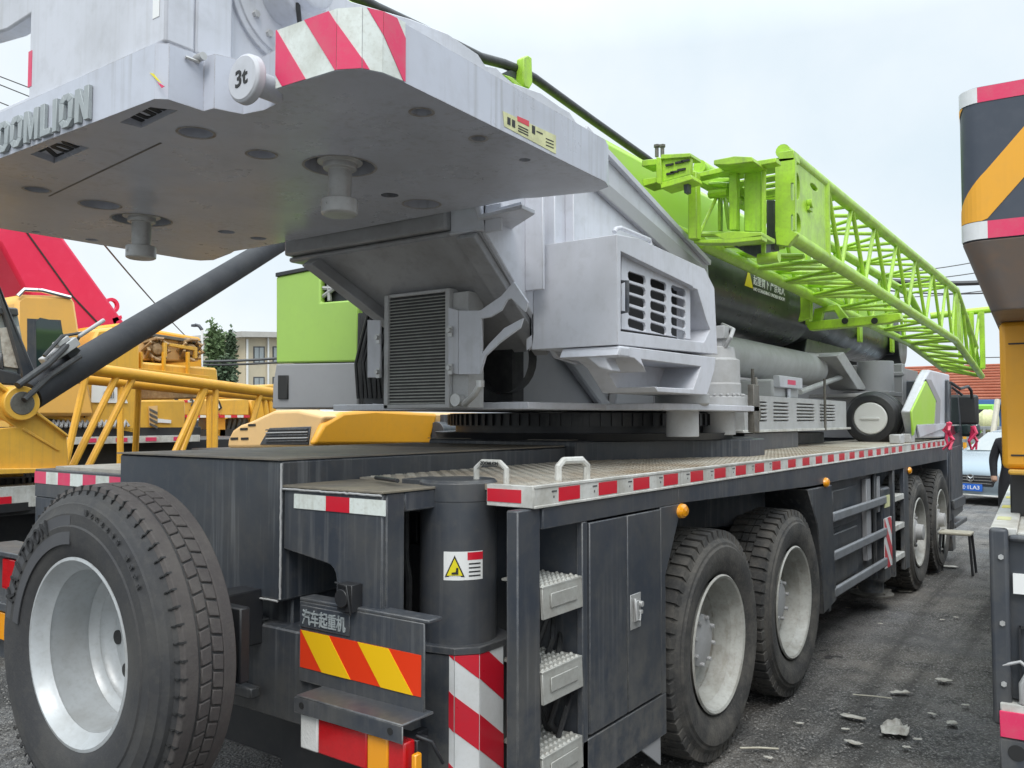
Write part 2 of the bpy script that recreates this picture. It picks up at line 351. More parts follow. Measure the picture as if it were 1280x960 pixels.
# --- outrigger jack
ca=at(535,606,Y=2.42); cb=at(617,606,Y=2.42); cx=-1.998; cr=.142; cy=2.455; ct=1.462
J=part('outrigger_jack',T,(0,0,0)); J.location=-T.location
b=MB(); b.lathe([(.875,cr),(ct-.075,cr),(ct-.073,cr+.002),(ct-.01,cr+.002),(ct,cr-.008),(ct,.001)],(cx,cy,0),'Z',56); b.box(cx-cr-.05,cx-cr*.3,cy-.10,cy+.06,ct-.12,ct-.002)
obj('jack_cylinder',b,'slate2',J,.003,local=True)
b=MB(); b.cyl((cx-cr-.04,cy-.12,ct-.06),.028,-.02,.03,'Y',10); b.box(cx-cr-.055,cx-cr-.02,cy-.13,cy-.09,ct-.1,ct-.02); obj('valve_block',b,'dirtcone',J,.004,local=True)
b=MB(); b.tube([(cx-cr-.03,cy-.1,ct-.1),(cx-cr-.022,cy-.105,ct-.3),(cx-cr-.012,cy-.10,1.1),(cx-cr-.02,cy-.09,.95),(cx-cr-.012,cy-.1,.87)],.015,8); obj('hose',b,'hose',J,0,local=True)
b=MB(); zb=.887
oct_=[(-2.13,2.34),(-2.10,2.29),(-2.019,2.281),(-1.894,2.307),(-1.834,2.374),(-1.828,2.512),(-1.86,2.60),(-1.952,2.64),(-2.12,2.62)]
b.prism([(x,y,zb-.024) for x,y in oct_],(0,0,.026)); obj('jack_collar',b,'slate2',J,.003,local=True)
sh_=[(x*.95+cx*.05,y*.95+cy*.05) for x,y in oct_]
b=MB(); b.prism([(x,y,.25) for x,y in sh_],(0,0,.613)); obj('jack_leg',b,'slate2',J,.006,local=True)
A_,C_,B_=Vector(sh_[3]+(0,)),Vector(sh_[4]+(0,)),Vector(sh_[5]+(0,)); P_=A_+(Vector(sh_[2]+(0,))-A_)*.16
s0_=0
for p_,q_ in ((P_,A_),(A_,C_),(C_,B_)):
    ux=(q_-p_).normalized(); un=ux.cross(Vector((0,0,1))); w=(q_-p_).length
    o0=Vector((p_.x,p_.y,.262))+un*.004
    b=MB(); b.prism([o0,o0+ux*w,o0+ux*w+Vector((0,0,.6)),o0+Vector((0,0,.6))],-un*.003); obj('white_tape',b,'white',J,0,local=True)
    stripes('red_stripe','red',None,(o0+un*.0005,ux,Vector((0,0,1)),w,.6),1,J,x_at=1.25*.6-s0_,slant=-1.25,n=.306)
    s0_+=w
# warning label on jack (curved)
def curved_quad(b,cx,cy,r,t0,t1,z0,z1,n=8):
    for k in range(n):
        A=t0+(t1-t0)*k/n;B=t0+(t1-t0)*(k+1)/n
        b.face([(cx+r*math.cos(A),cy+r*math.sin(A),z0),(cx+r*math.cos(B),cy+r*math.sin(B),z0),(cx+r*math.cos(B),cy+r*math.sin(B),z1),(cx+r*math.cos(A),cy+r*math.sin(A),z1)])
def ang(d): return math.radians(d)
lz0,lz1=1.115,1.215
b=MB(); curved_quad(b,cx,cy,cr+.0015,ang(-72),ang(-14),lz0,lz1,12); wl=obj('warning_label',b,'label',J,0,local=True)
b=MB(); curved_quad(b,cx,cy,cr+.0025,ang(-38),ang(-14),lz1-.03,lz1-.003,6); obj('red_heading',b,'red',wl,0,local=True)
def curved_poly(name,m,pts,rr):
    b=MB(); b.face([(cx+rr*math.cos(ang(t)),cy+rr*math.sin(ang(t)),z) for t,z in pts]); return obj(name,b,m,wl,0,local=True,recalc=True)
curved_poly('triangle_border','ink',[(-70,lz0+.012),(-42,lz0+.012),(-56,lz0+.088)],cr+.0042)
curved_poly('triangle','warn',[(-67,lz0+.017),(-45,lz0+.017),(-56,lz0+.077)],cr+.0062)
curved_poly('pictogram','ink',[(-60,lz0+.022),(-51,lz0+.022),(-51,lz0+.045),(-53.5,lz0+.045),(-54.5,lz0+.03),(-60,lz0+.028)],cr+.0075)
b=MB(); 
for k in range(4): curved_quad(b,cx,cy,cr+.0026,ang(-36),ang(-18),lz0+.012+k*.014,lz0+.017+k*.014,5)
obj('label_text',b,'ink',wl,0,local=True)
# small bin and hooks behind the badge
b=MB(); a=at(384,745,Y=2.35); b.box(-2.25,-2.13,2.14,2.27,.88,1.00); obj('cable_box',b,'slate2',T,.02,seg=3)
b=MB(); a=at(440,745,Y=2.04); b.box(a.x-.03,a.x+.04,2.0,2.05,a.z-.045,a.z+.045); b.tube([(a.x-.03,1.99,a.z+.05),(a.x+.03,1.985,a.z+.045),(a.x+.045,1.99,a.z-.05)],.004,6); b.cyl((a.x,2.0,a.z),.03,-.012,.01,'Y',16)
obj('work_lamp',b,'black',T,.003)
b=MB(); a=at(388,742,Y=2.3)
b.tube([(a.x-.05,2.3,a.z-.05),(a.x-.05,2.3,a.z+.03),(a.x+.01,2.3,a.z+.03),(a.x+.01,2.3,a.z-.05),(a.x-.05,2.3,a.z-.05)],.005,6); b.tube([(a.x+.04,2.3,a.z+.03),(a.x+.09,2.3,a.z-.05),(a.x+.14,2.3,a.z-.03)],.004,6); b.cyl((a.x-.02,2.29,a.z+.02),.022,-.02,.02,'Y',14)
obj('hose_fitting',b,'rack',T,0)
# weld beads on the box, hoses behind the jack
for p_,q_ in (((-2.488,2.038,1.03),(-2.488,2.038,1.52)),((-3.56,2.036,1.022),(-2.50,2.036,1.022)),((Xa,2.044,zt-.004),(Xb,2.044,zt-.004)),((Xb-.09,2.046,1.03),(Xb-.005,2.046,1.03))):
    b=MB(); p_=Vector(p_);q_=Vector(q_); n_=40; b.tube([p_.lerp(q_,k/n_)+Vector((random.gauss(0,.0006),-abs(random.gauss(0,.0006)),random.gauss(0,.0006))) for k in range(n_+1)],.0042,6); obj('weld_bead',b,'steel' if False else 'dirtcone',T,0)
for k in range(5):
    b=MB(); x=-1.80+.02*k; b.tube([(x,2.75+.02*k,1.1-.1*k),(x+.05,2.68,.95-.08*k),(x-.02+.01*k,2.66,.75-.06*k),(x+.04,2.7,.5),(x-.05,2.75,.2)],.011,6); obj('chassis_hose',b,'hose',T,0)
b=MB(); b.box(-1.76,-1.70,2.50,2.56,.55,.84); obj('bracket_arm',b,'slate2',T,.004)
# --- deck
b=MB(); b.box(-2.488,XR-.02,2.43,10.9,ZD-.02,ZD); b.box(XL+.02,-3.585,2.12,10.9,ZD-.02,ZD); dk=obj('deck_plate',b,'alu',T,0)
# tread pattern of the chequer plate: small raised bars near the camera
b=MB()
for i in range(0,150):
    for j in range(0,24):
        y=2.47+i*.036; x=XR-.06-j*.036
        if y>7.5: continue
        s=.011 if (i+j)%2 else -.011
        b.prism([(x-.010,y-s,ZD),(x-.010+.004,y-s-.003,ZD),(x+.010,y+s,ZD),(x+.010-.004,y+s+.003,ZD)],(0,0,.002))
obj('tread_bars',b,'alu',dk,0,recalc=True)['kind']='stuff'
TR=part('deck_trim',T,(0,0,0)); TR.location=-T.location
b=MB(); b.box(XR-.02,XR,2.41,10.9,1.375,ZD+.004); b.box(XR-.20,XR-.001,2.405,2.43,1.377,ZD+.003)
b.box(XR-.004,XR+.003,2.41,10.9,1.375,1.385); b.box(XR-.004,XR+.003,2.41,10.9,ZD-.007,ZD+.0045)
obj('aluminium_edge',b,'plate',TR,.002,local=True)
y=2.565
k=0
while y<10.75:
    if not 8.35<y<8.62:
        b=MB(); b.box(XR-.001,XR+.0012,y,y+.145,1.390,ZD-.011); obj('red_reflector',b,'red',TR,0,local=True)
        if y<5:
            b=MB(); b.box(XR-.001,XR+.0011,y-.045,y-.012,1.425,1.431); b.box(XR-.001,XR+.0011,y-.035,y-.028,1.405,1.413); obj('print_mark',b,'slate2',TR,0,local=True)
    y+=.285; k+=1
b=MB(); b.box(XR-.195,XR-.05,2.4025,2.4055,1.393,ZD-.012); obj('rear_red_reflector',b,'red',TR,0,local=True)
# left deck trim (rear)
ly=2.08; b=MB(); b.box(XL-.1,-3.585,ly,ly+.04,1.30,1.455-.02); b.box(XL-.1,XL-.06,ly+.04,10.9,1.36,1.435); obj('left_edge',b,'slate2',TR,.002,local=True)
z1_=at(60,590,Y=ly).z; z0_=z1_-.058
xx=XL-.1; kk=0
while xx<-3.6:
    x2=min(xx+.115,-3.587); b=MB(); b.box(xx,x2,ly-.003,ly,z0_,z1_); obj('rear_tape',b,('pink','whitew')[kk%2],TR,0,local=True); xx=x2; kk+=1
b=MB(); b.box(XL-.1,-3.6,ly+.002,2.9,.9,1.30); b.box(XL-.1,-3.585,ly+.04,2.9,1.30,1.43); obj('left_outrigger_housing',b,'slate',T,.006)
b=MB(); b.lathe([(.3,.15),(1.2,.15)],(-3.95,2.3,0),'Z',24); obj('left_jack_leg',b,'black',T,0)
# grab handles on deck
def handle(c,dirv,w,h,r,m='plate',name='grab_handle',flat=True):
    c=Vector(c); d=Vector(dirv).normalized(); p=[c-d*w/2,c-d*w/2+Vector((0,0,h*.72)),c-d*(w/2-h*.35)+Vector((0,0,h)),c+d*(w/2-h*.35)+Vector((0,0,h)),c+d*w/2+Vector((0,0,h*.72)),c+d*w/2]
    b=MB(); b.tube(p,r,8); return b
c=at(617,605,Z=ZD); 
hb=handle(at(614,604,Z=ZD),(1,.0,0),.135,.075,.011); g1=obj('grab_handle',hb,'plate',T,0)
c=at(614,604,Z=ZD); b=MB(); text_fit(b,'ZOOMLION',(c.x-.04,c.y-.0145,ZD+.066),(1,0,0),(0,0,1),.08,.013,.001,.02); obj('handle_lettering',b,'ink',g1,0)
c=at(716,600,Z=ZD); hb=handle(c,(.25,.97,0),.15,.075,.014); obj('grab_handle',hb,'plate',T,0)
c=at(1095,549,Z=ZD)
for y in (8.65,9.15):
    b=MB(); b.box(XR-.16,XR-.06,y,y+.2,ZD,ZD+.09); obj('rubber_stop',b,'dirtcone',T,.01)
b=MB(); c=at(480,600,Z=ZD); b.tube([at(470,597,Z=ZD+.01),at(485,599,Z=ZD+.01),at(497,601,Z=ZD+.012)],.008,8); obj('lid_latch',b,'black',T,0)
# --- right side body
b=MB(); b.box(XR-.06,XR-.012,2.33,2.465,.22,1.374); obj('corner_post',b,'slate2',T,.004)
b=MB(); b.box(XR-.06,XR-.004,2.47,3.58,1.30,1.373); b.box(XR-.03,XR-.004,2.735,2.772,.34,1.299); b.box(XR-.06,XR-.004,2.735,3.44,.32,.495)
b.prism([(XR-.004,3.395,1.299),(XR-.004,3.395,.496),(XR-.004,3.44,.496),(XR-.004,3.44,1.0),(XR-.004,3.62,1.299)],(-.03,0,0))
b.prism([(XR-.004,3.58,1.373),(XR-.004,3.58,1.301),(XR-.004,5.6,1.25),(XR-.004,10.9,1.22),(XR-.004,10.9,1.373)],(-.05,0,0))
b.box(XR-.7,XR-.06,3.42,3.45,.34,1.37); b.box(XR-.7,XR-.035,2.755,2.775,.34,1.35)
b.box(XR-.7,XR-.66,2.45,3.4,.34,1.37); b.box(XR-.66,XR-.03,2.46,3.4,.33,.345)
sb=obj('side_body',b,'slate2',T,.003)
CB=part('locker_door',T,(0,0,0)); CB.location=-T.location
b=MB(); b.box(XR-.02,XR,2.782,3.075,.508,1.292); b.box(XR-.02,XR,3.083,3.388,.508,1.292); obj('door_panel',b,'slate2',CB,.003,local=True)
b=MB(); b.box(XR,XR+.003,3.10,3.19,.83,.97); b.box(XR+.003,XR+.018,3.125,3.145,.86,.945); b.box(XR+.003,XR+.016,3.14,3.185,.885,.90); b.tube([(XR+.012,3.12,.955),(XR+.02,3.12,.87),(XR+.012,3.16,.86),(XR+.012,3.165,.9)],.006,8); b.cyl((XR,3.175,.925),.012,0,.02,'X',12); obj('door_latch',b,'steel',CB,.001,local=True)
b=MB(); b.prism([(XR-.01,3.18,.34),(XR-.01,3.39,.42),(XR-.01,3.39,.20),(XR-.01,3.33,.24)],(-.01,0,0)); obj('mud_flap',b,'grayd',T,0)
# steps
for z in (1.045,.755,.465):
    S=part('step',T,(0,0,0)); S.location=-T.location
    b=MB(); b.prism([(XR,2.467,z-.055),(XR,2.732,z-.055),(XR-.005,2.732,z+.055),(XR-.005,2.467,z+.055)],(-.012,0,0)); b.box(XR-.055,XR-.004,2.467,2.732,z+.048,z+.058); b.box(XR-.22,XR-.055,2.52,2.732,z+.048,z+.058); b.box(XR-.001,XR+.004,2.51,2.69,z-.02,z+.03)
    obj('tread_plate',b,'stepm',S,.002,local=True)
    b=MB()
    for i in range(9):
        for j in range(6):
            x=XR-.016-j*.031;y=2.487+i*.028+(j%2)*.014-.004
            if j>1 and i<2: continue
            b.cyl((x,y,z+.058),.010,0,.007,'Z',8,r2=.004)
    obj('grip_studs',b,'stepm',S,0,local=True)['kind']='stuff'
# amber marker lamps
for (yy,zz) in ((3.61,1.265),(5.93,1.255),(8.72,1.2)):
    b=MB(); b.lathe([(0,.034),(.012,.032),(.022,.022),(.026,.001)],(XR-.004,yy,zz),'X',24); o=obj('marker_lamp',b,'amber',T,0)
    for v in o.data.vertices: v.co.y=yy+(v.co.y-yy)*1.5
# mid fenders and cabinets
b=MB()
b.prism([at(1010,612,X=XR-.004),at(1040,606,X=XR-.004),at(1046,750,X=XR-.004),at(1030,768,X=XR-.004),at(1027,700,X=XR-.004),at(1022,655,X=XR-.004)],(-.35,0,0))
b.box(XR-.75,XR-.08,6.13,7.6,.42,1.25); b.box(XR-.075,XR-.04,6.1,6.16,.35,1.25); b.box(XR-.075,XR-.05,7.55,7.6,.35,1.25)
b.box(XR-.08,XR-.055,6.3,6.98,.50,.86); b.box(XR-.08,XR-.055,6.3,6.98,.90,1.17)
obj('mid_fender_cabinet',b,'slate',T,.006)
b=MB(); b.box(XR-.079,XR-.04,7.22,7.36,.55,1.2); b.box(XR-.079,XR-.045,7.62,7.72,.9,1.2); obj('cabinet_strap',b,'grayd',T,.004)
for zr in (1.0,.73,.48):
    b=MB(); b.box(XR-.03,XR+.0,6.12,7.76,zr-.035,zr+.035); b.box(XR-.1,XR-.03,6.12,6.2,zr-.03,zr+.03); obj('side_guard_rail',b,mat('guard_rail_paint',(.19,.20,.215),.4,dirt=(.12,.12,.12),amt=.6,scale=5) if 'gr' not in M else M['gr'],T,.012,seg=2)
# front outrigger jack
FJ=part('front_outrigger_jack',T,(0,0,0)); FJ.location=-T.location
b=MB(); b.box(XR-.3,XR-.02,7.72,7.98,.3,1.1); b.lathe([(.2,.1),(.3,.1)],(XR-.16,7.85,0),'Z',20); obj('leg_tube',b,'slate',FJ,.02,local=True,seg=2)
b=MB(); b.lathe([(.09,.02),(.10,.19),(.12,.19),(.15,.1),(.35,.09)],(XR-.24,8.2,0),'Z',28); b.box(XR-.3,XR-.1,8.1,8.35,.12,.14); obj('foot_pad',b,'rack',FJ,.003,local=True)
p0,p1=at(1104,652,X=XR-.012),at(1117,648,X=XR-.012)
b=MB(); zt0,zt1=.42,.84; b.box(XR-.02,XR-.014,7.71,7.985,zt0,zt1); obj('white_tape',b,'white',FJ,0,local=True)
stripes('red_stripe','red',None,(Vector((XR-.0135,7.71,zt0)),Vector((0,1,0)),Vector((0,0,1)),.275,zt1-zt0),1,FJ,x_at=.1,slant=-1.0,n=.22)
b=MB(); b.box(XR-.02,XR-.014,7.74,7.94,.93,1.03); obj('white_sticker',b,'cream',FJ,0,local=True)
LD=part('front_ladder',T,(0,0,0)); LD.location=-T.location
for ya,yb in ((8.06,8.12),(8.52,8.72)):
    b=MB(); b.box(XR-.05,XR-.01,ya,yb,.3,1.24); obj('ladder_rail',b,'slate2',LD,.004,local=True)
for z in (.98,.72,.45):
    b=MB(); b.box(XR-.16,XR-.012,8.12,8.52,z-.03,z+.02); obj('rung',b,'plate',LD,.003,local=True)
# front arch / cab step
b=MB(); b.box(XR-.3,XR-.01,10.98,11.1,.5,1.3); b.box(XR-.2,XR+.03,11.1,12.0,.62,.74); b.box(XR-.2,XR+.03,11.2,12.1,.40,.46); b.box(XR-.2,XR+.02,11.1,11.16,.40,.7); b.box(XR-.15,XR-.02,11.3,11.5,.12,.3)
obj('cab_step',b,'slate',T,.01)
# --- wheels
def tyre_prof(R,W,rr):
    h=W/2
    return [(-h+.03,rr-.012),(-h+.005,rr+.02),(-h-.010,rr+(R-rr)*.3),(-h-.014,rr+(R-rr)*.5),(-h-.004,rr+(R-rr)*.72),(-h+.012,R-.045),(-h+.03,R-.018),(-h+.05,R-.012),(h-.05,R-.012),(h-.03,R-.018),(h-.012,R-.045),(h+.004,rr+(R-rr)*.72),(h+.006,rr+(R-rr)*.66),(h+.015,rr+(R-rr)*.62),(h+.016,rr+(R-rr)*.45),(h+.010,rr+(R-rr)*.3),(h-.002,rr+.035),(h-.006,rr+.02),(h-.03,rr-.012)]
def lug_tyre(R=.56,W=.29,rr=.345):
    b=MB(); b.lathe(tyre_prof(R,W,rr),(0,0,0),'X',96,closed=True)
    n=52
    for k in range(n):
        for s in (-1,1):
            t=2*PI*(k+(.5 if s>0 else 0))/n; w=.74*2*PI/n
            m=Matrix.Rotation(t,4,'X')
            x0,x1=(W/2-.012,W/2-.105) 
            v=[(s*(x0+.002),-.5*w*R,R-.055),(s*(x0-.006),-.5*w*R,R-.004),(s*x1,-.5*w*R*.8,R+.001),(s*x1,-.5*w*R*.8,R-.03)]
            b.prism([m@Vector(p) for p in v],m@Vector((0,w*R*.9,0)))
        t=2*PI*k/n; m=Matrix.Rotation(t,4,'X')
        for s in (-1,1):
            b.box(s*.022-.018,s*.022+.018,-.028,.028,R-.03,R+.001,m)
    return b
def rim_prof(deep,rr,h):
    d=h-deep
    return [(h-.004,rr+.002),(h+.004,rr-.006),(h-.002,rr-.018),(h-.02,rr-.028),(h-.045,rr-.032),(h-.06,rr-.045),(d+.04,rr-.06),(d+.01,rr-.07),(d,rr-.09),(d-.005,rr-.16),(d+.03,rr-.20),(d+.03,.001)]
def wheel(x,y,side,deep,front):
    w=part('wheel',T,(x,y,.563)); R,Wd,rr=.563,.30,.338
    if side<0: w.rotation_euler=(0,0,PI)
    w.rotation_euler=(random.uniform(0,6),0,PI if side<0 else 0)
    key=(deep,front)
    if key not in wheel.c:
        a=lug_tyre(R,Wd,rr); t=obj('tyre',a,'rubberd',w,0,local=True)
        b=MB(); b.lathe(rim_prof(deep,rr,Wd/2),(0,0,0),'X',72); b.lathe([(-Wd/2+.01,rr+.002),(-Wd/2+.03,rr-.03),(0,rr-.06)],(0,0,0),'X',48); r=obj('rim',b,'rim',w,0,local=True)
        b=MB(); d=Wd/2-deep
        if front:
            b.lathe([(d,.13),(d+.05,.12),(d+.06,.08),(d+.12,.075),(d+.13,.001)],(0,0,0),'X',32)
        else:
            b.lathe([(d,.14),(d+.10,.13),(d+.11,.10),(d+.115,.001)],(0,0,0),'X',32)
            for k in range(8):
                q=2*PI*k/8; b.cyl((0,.115*math.cos(q),.115*math.sin(q)),.012,d+.10,d+.125,'X',6)
        for k in range(10):
            q=2*PI*k/10; rad=.167; b.cyl((0,rad*math.cos(q),rad*math.sin(q)),.017,d,d+.045,'X',6)
        hbo=obj('hub',b,'dirtcone',w,.002,local=True)
        b=MB()
        for k in range(8):
            q=2*PI*(k+.5)/8; b.cyl((0,(rr-.115)*math.cos(q),(rr-.115)*math.sin(q)),.026,d-.004,d+.004,'X',18)
        hh_=obj('hand_hole_discs',b,'ink',w,0,local=True)  # black discs proud of the rim; the holes' inner dark is painted
        wheel.c[key]=(t,r,hbo,hh_)
    else:
        for s in wheel.c[key]:
            c=s.copy(); lnk(c); c.parent=w
    return w
wheel.c={}
for y,dp,fr in ((4.10,.20,0),(5.29,.20,0),(9.28,.085,1),(10.55,.085,1)):
    wheel(XR-.17,y,1,dp,fr)
for y,dp,fr in ((4.02,.20,0),(5.24,.20,0),(9.28,.085,1),(10.55,.085,1)):
    wheel(XL+.17,y,-1,dp,fr)
# --- spare wheel: axis along the truck
SWx,SWz,SWy=-2.655,.955,1.39
SW=part('spare_wheel',T,(SWx,SWy,SWz)); R,Wd,rr=.514,.24,.298
P=[(.0,rr-.01),(-.012,rr+.01),(-.022,rr+.05),(-.026,rr+.095),(-.022,rr+.10),(-.022,rr+.135),(-.012,rr+.155),(-.010,rr+.165),(-.004,rr+.168),(.004,rr+.182),(.008,rr+.187),(.022,R-.026),(.032,R-.012),(.06,R-.004),(.062,R-.016),(.07,R-.016),(.072,R-.001),(Wd/2,R),(Wd-.072,R-.001),(Wd-.07,R-.016),(Wd-.062,R-.016),(Wd-.06,R-.004),(Wd-.032,R-.012),(Wd-.01,R-.04),(Wd+.01,R-.1),(Wd+.02,rr+.1),(Wd+.01,rr+.02),(Wd,rr-.01)]
b=MB(); b.lathe(P,(0,0,0),'Y',128,closed=True); ty=obj('tyre',b,'rubber',SW,0,local=True,ang=25)
# moulded lettering + rings
def side_text(mb,s,r,a_start,step,h,y):
    for i,ch in enumerate(s):
        if ch==' ':continue
        t=a_start-i*step   # angle measured from +X, camera looks along +Y
        c=Vector((r*math.cos(t),y,r*math.sin(t))); rad=Vector((math.cos(t),0,math.sin(t))); tan=Vector((math.sin(t),0,-math.cos(t)))
        w=h*(.25 if ch=='I' else .8 if ch!='-' else .5)
        text_fit(mb,ch,c-tan*w/2,tan,rad,w,h,.0025,.012)
b=MB(); side_text(b,'KAITOON',rr+.085,math.radians(160),math.radians(7.6),.05,-.0275); tx=obj('sidewall_lettering',b,mat('moulded_rubber_letters',(.02,.02,.021),.85),ty,0,local=True)
b=MB(); side_text(b,'12R22.5 18PR',rr+.142,math.radians(80),math.radians(4.2),.017,-.0225); side_text(b,'TUBELESS',rr+.142,math.radians(250),math.radians(4.2),.017,-.0225); obj('size_lettering',b,'rubber',ty,0,local=True)
b=MB(); 
def arc_plate(b,r0,r1,a0,a1,y0,y1,n=24):
    for k in range(n):
        A=a0+(a1-a0)*k/n;B=a0+(a1-a0)*(k+1)/n
        q=[(r0*math.cos(A),y0,r0*math.sin(A)),(r1*math.cos(A),y0+(y1-y0),r1*math.sin(A)),(r1*math.cos(B),y0+(y1-y0),r1*math.sin(B)),(r0*math.cos(B),y0,r0*math.sin(B))]
        b.prism(q,(0,.004,0))
arc_plate(b,rr+.04,rr+.13,math.radians(92),math.radians(172),-.0262,-.0225)
obj('sidewall_panel',b,mat('smooth_sidewall_band',(.055,.055,.06),.6,dirt=(.08,.08,.08),amt=.5,scale=6),ty,0,local=True)
# tread: outer rib with sipes, block rows
n=64
def tb(b,t,y0,y1,w,h0=.02,h1=.006,sk=0):
    m=Matrix.Rotation(t,4,'Y')
    v=[(-w/2+sk,y0,R-h0),(w/2+sk,y0,R-h0),(w/2+sk*.2,(y0+y1)/2,R-h0),(w/2-sk,y1,R-h0),(-w/2-sk,y1,R-h0),(-w/2-sk*.2,(y0+y1)/2,R-h0)]
    b.prism([m@Vector(p) for p in v],m.to_3x3()@Vector((0,0,h0+h1)))
b=MB(); w=2*PI*R/n
b.lathe([(.030,R-.012),(.036,R+.003),(.078,R+.005),(.082,R-.012)],(0,0,0),'Y',128); b.lathe([(Wd-.082,R-.012),(Wd-.078,R+.005),(Wd-.036,R+.003),(Wd-.03,R-.012)],(0,0,0),'Y',128)
for k in range(n):
    t=2*PI*k/n
    tb(b,t,.086,.120,w*.88,sk=.004); tb(b,t+PI/n,.125,.159,w*.88,sk=-.004)
obj('tread_blocks',b,'treadc',ty,.0025,local=True)
b=MB()
for k in range(n):
    m=Matrix.Rotation(2*PI*k/n,4,'Y'); b.box(-.003,.003,.0285,.044,R-.03,R+.0035,m); b.box(-.002,.002,.020,.031,R-.045,R-.0125,m)
obj('shoulder_notches',b,'ink',ty,0,local=True)['kind']='stuff'
# rim
b=MB(); b.lathe([(.012,rr+.004),(-.006,rr-.002),(-.008,rr-.012),(.004,rr-.022),(.022,rr-.03),(.034,rr-.042),(.04,rr-.047),(.05,rr-.044),(.15,rr-.058),(.165,rr-.056),(.175,rr-.062),(.185,rr-.072),(.19,rr-.082),(.20,rr-.085),(.215,rr-.10),(.225,rr-.12),(.222,.15),(.215,.11),(.215,.105),(.245,.105)],(0,0,0),'Y',96)
rm=obj('rim',b,'rims',SW,0,local=True)
for k in range(8):
    b=MB(); q=2*PI*k/8+.12; m=Matrix.Translation(((rr-.145)*math.cos(q),.2205,(rr-.145)*math.sin(q))); b.cyl(m.translation,.024,-.004,.004,'Y',20); obj('hand_hole_disc',b,'ink',rm,0,local=True)  # flat black disc, the dark depth of the hole put into its colour
b=MB(); b.cyl((0,.25,0),.11,0,.02,'Y',24); b.box(-.35,.35,.34,.38,-.12,.12); b.box(-.06,.06,.25,.66,-.1,.1); obj('carrier_bracket',b,'black',SW,.005,local=True)
# ============================================================ SUPERSTRUCTURE
def boolean(a,cut):
    """a minus cut, both MB; returns MB"""
    os=[]
    for m_ in (a,cut):
        bmesh.ops.recalc_face_normals(m_.bm,faces=m_.bm.faces)
        me=bpy.data.meshes.new('t'); m_.bm.to_mesh(me); m_.bm.free(); o=bpy.data.objects.new('t',me); COL.objects.link(o); os.append(o)
    md=os[0].modifiers.new('b','BOOLEAN'); md.operation='DIFFERENCE'; md.solver='EXACT'; md.object=os[1]; md.use_self=True
    bpy.context.view_layer.update(); dg=bpy.context.evaluated_depsgraph_get()
    me=bpy.data.meshes.new_from_object(os[0].evaluated_get(dg)); r=MB(); r.bm.from_mesh(me)
    for o in os: d=o.data; bpy.data.objects.remove(o); bpy.data.meshes.remove(d)
    bpy.data.meshes.remove(me); return r
# slewing ring
b=MB(); b.lathe([(1.56,.98),(1.60,1.0),(1.60,.86),(1.64,.86),(1.64,.90),(1.72,.90),(1.72,.3)],(XC,4.98,0),'Z',72)
for k in range(90):
    t=2*PI*k/90; m=Matrix.Translation((XC,4.98,0))@Matrix.Rotation(t,4,'Z'); b.box(.895,.915,-.012,.012,1.645,1.715,m)
obj('slewing_ring',b,'black',T,0)
# slewing platform
b=MB(); b.prism([(x,y,1.73) for x,y in ((-3.65,3.35),(-2.3,3.35),(-2.24,4.0),(-1.93,4.05),(-1.86,4.2),(-1.86,5.3),(-1.95,5.5),(-2.3,5.9),(-3.65,5.9))],(0,0,.035)); PL=obj('slewing_platform',b,'gray',T,.004)
# side plates of the boom frame
XP=-2.25
def Q(x,y,X=XP): 
    p=at(x,y,X=X); return (X,p.y,p.z)
out=[(XP,1.44,2.765),(XP,1.44,3.5),Q(395,-24),Q(440,2),Q(515,24),Q(560,42),Q(598,68),Q(607,82),Q(620,84),Q(632,96),Q(642,104),Q(676,116),Q(700,133),Q(712,140),Q(724,158),Q(755,190),Q(800,240),Q(885,328),(XP,5.45,2.6),(XP,4.6,2.12),(XP,3.75,1.96),(XP,3.54,1.985),(XP,2.955,2.495),(XP,2.90,2.62),(XP,2.88,2.765)]
b=MB(); b.prism(out,(-.03,0,0)); PR=obj('frame_side_plate',b,'gray',T,.004)
b=MB(); o2=[(-3.66,2.95,2.5),(-3.66,2.95,3.3),(-3.66,3.8,3.25),(-3.66,5.5,2.8),(-3.66,5.4,2.6),(-3.66,4.6,2.1),(-3.66,4.6,1.9),(-3.66,3.9,1.9)]
o2=[(-3.46,max(y,3.5),z) for x,y,z in o2]
b.prism(o2,(-.03,0,0)); obj('frame_side_plate',b,'gray',T,.004)
# flanges, ribs and gussets on the plate
b=MB()
def strip(p,q,w,dx): # flat bar on the plate between two pixels
    p=Vector(Q(*p));q=Vector(Q(*q));d=(q-p).normalized();nn=Vector((0,-d.z,d.y))*w
    b.prism([p,q,q+nn,p+nn],(dx,0,0))
strip((728,158),(884,326),-.035,.03)
a_=Q(656,255);b.box(XP,XP+.10,a_[1],a_[1]+.02,2.28,2.78); a_=Q(680,240); b.box(XP,XP+.06,a_[1]-.0,a_[1]+.02,2.3,2.80)
a_=Q(706,235); b.box(XP,XP+.05,a_[1],a_[1]+.02,2.3,2.85)
P=[at(598,274,Z=2.555),at(652,261,Z=2.555),at(669,268,Z=2.555),at(622,298,Z=2.555),at(598,296,Z=2.555)]; b.prism(P,(0,0,.02))
P=[at(600,274,Z=2.57),at(652,260,Z=2.57)]; b.prism([P[0],P[1],P[1]+Vector((0,0,.03)),P[0]+Vector((0,0,.03))],(-.01,.01,0))
b.box(XP,XP+.09,2.94,2.955,2.5,2.62); b.box(-2.435,XP,2.93,2.95,2.515,2.64); b.box(-2.435,XP,2.92,2.96,2.507,2.52)
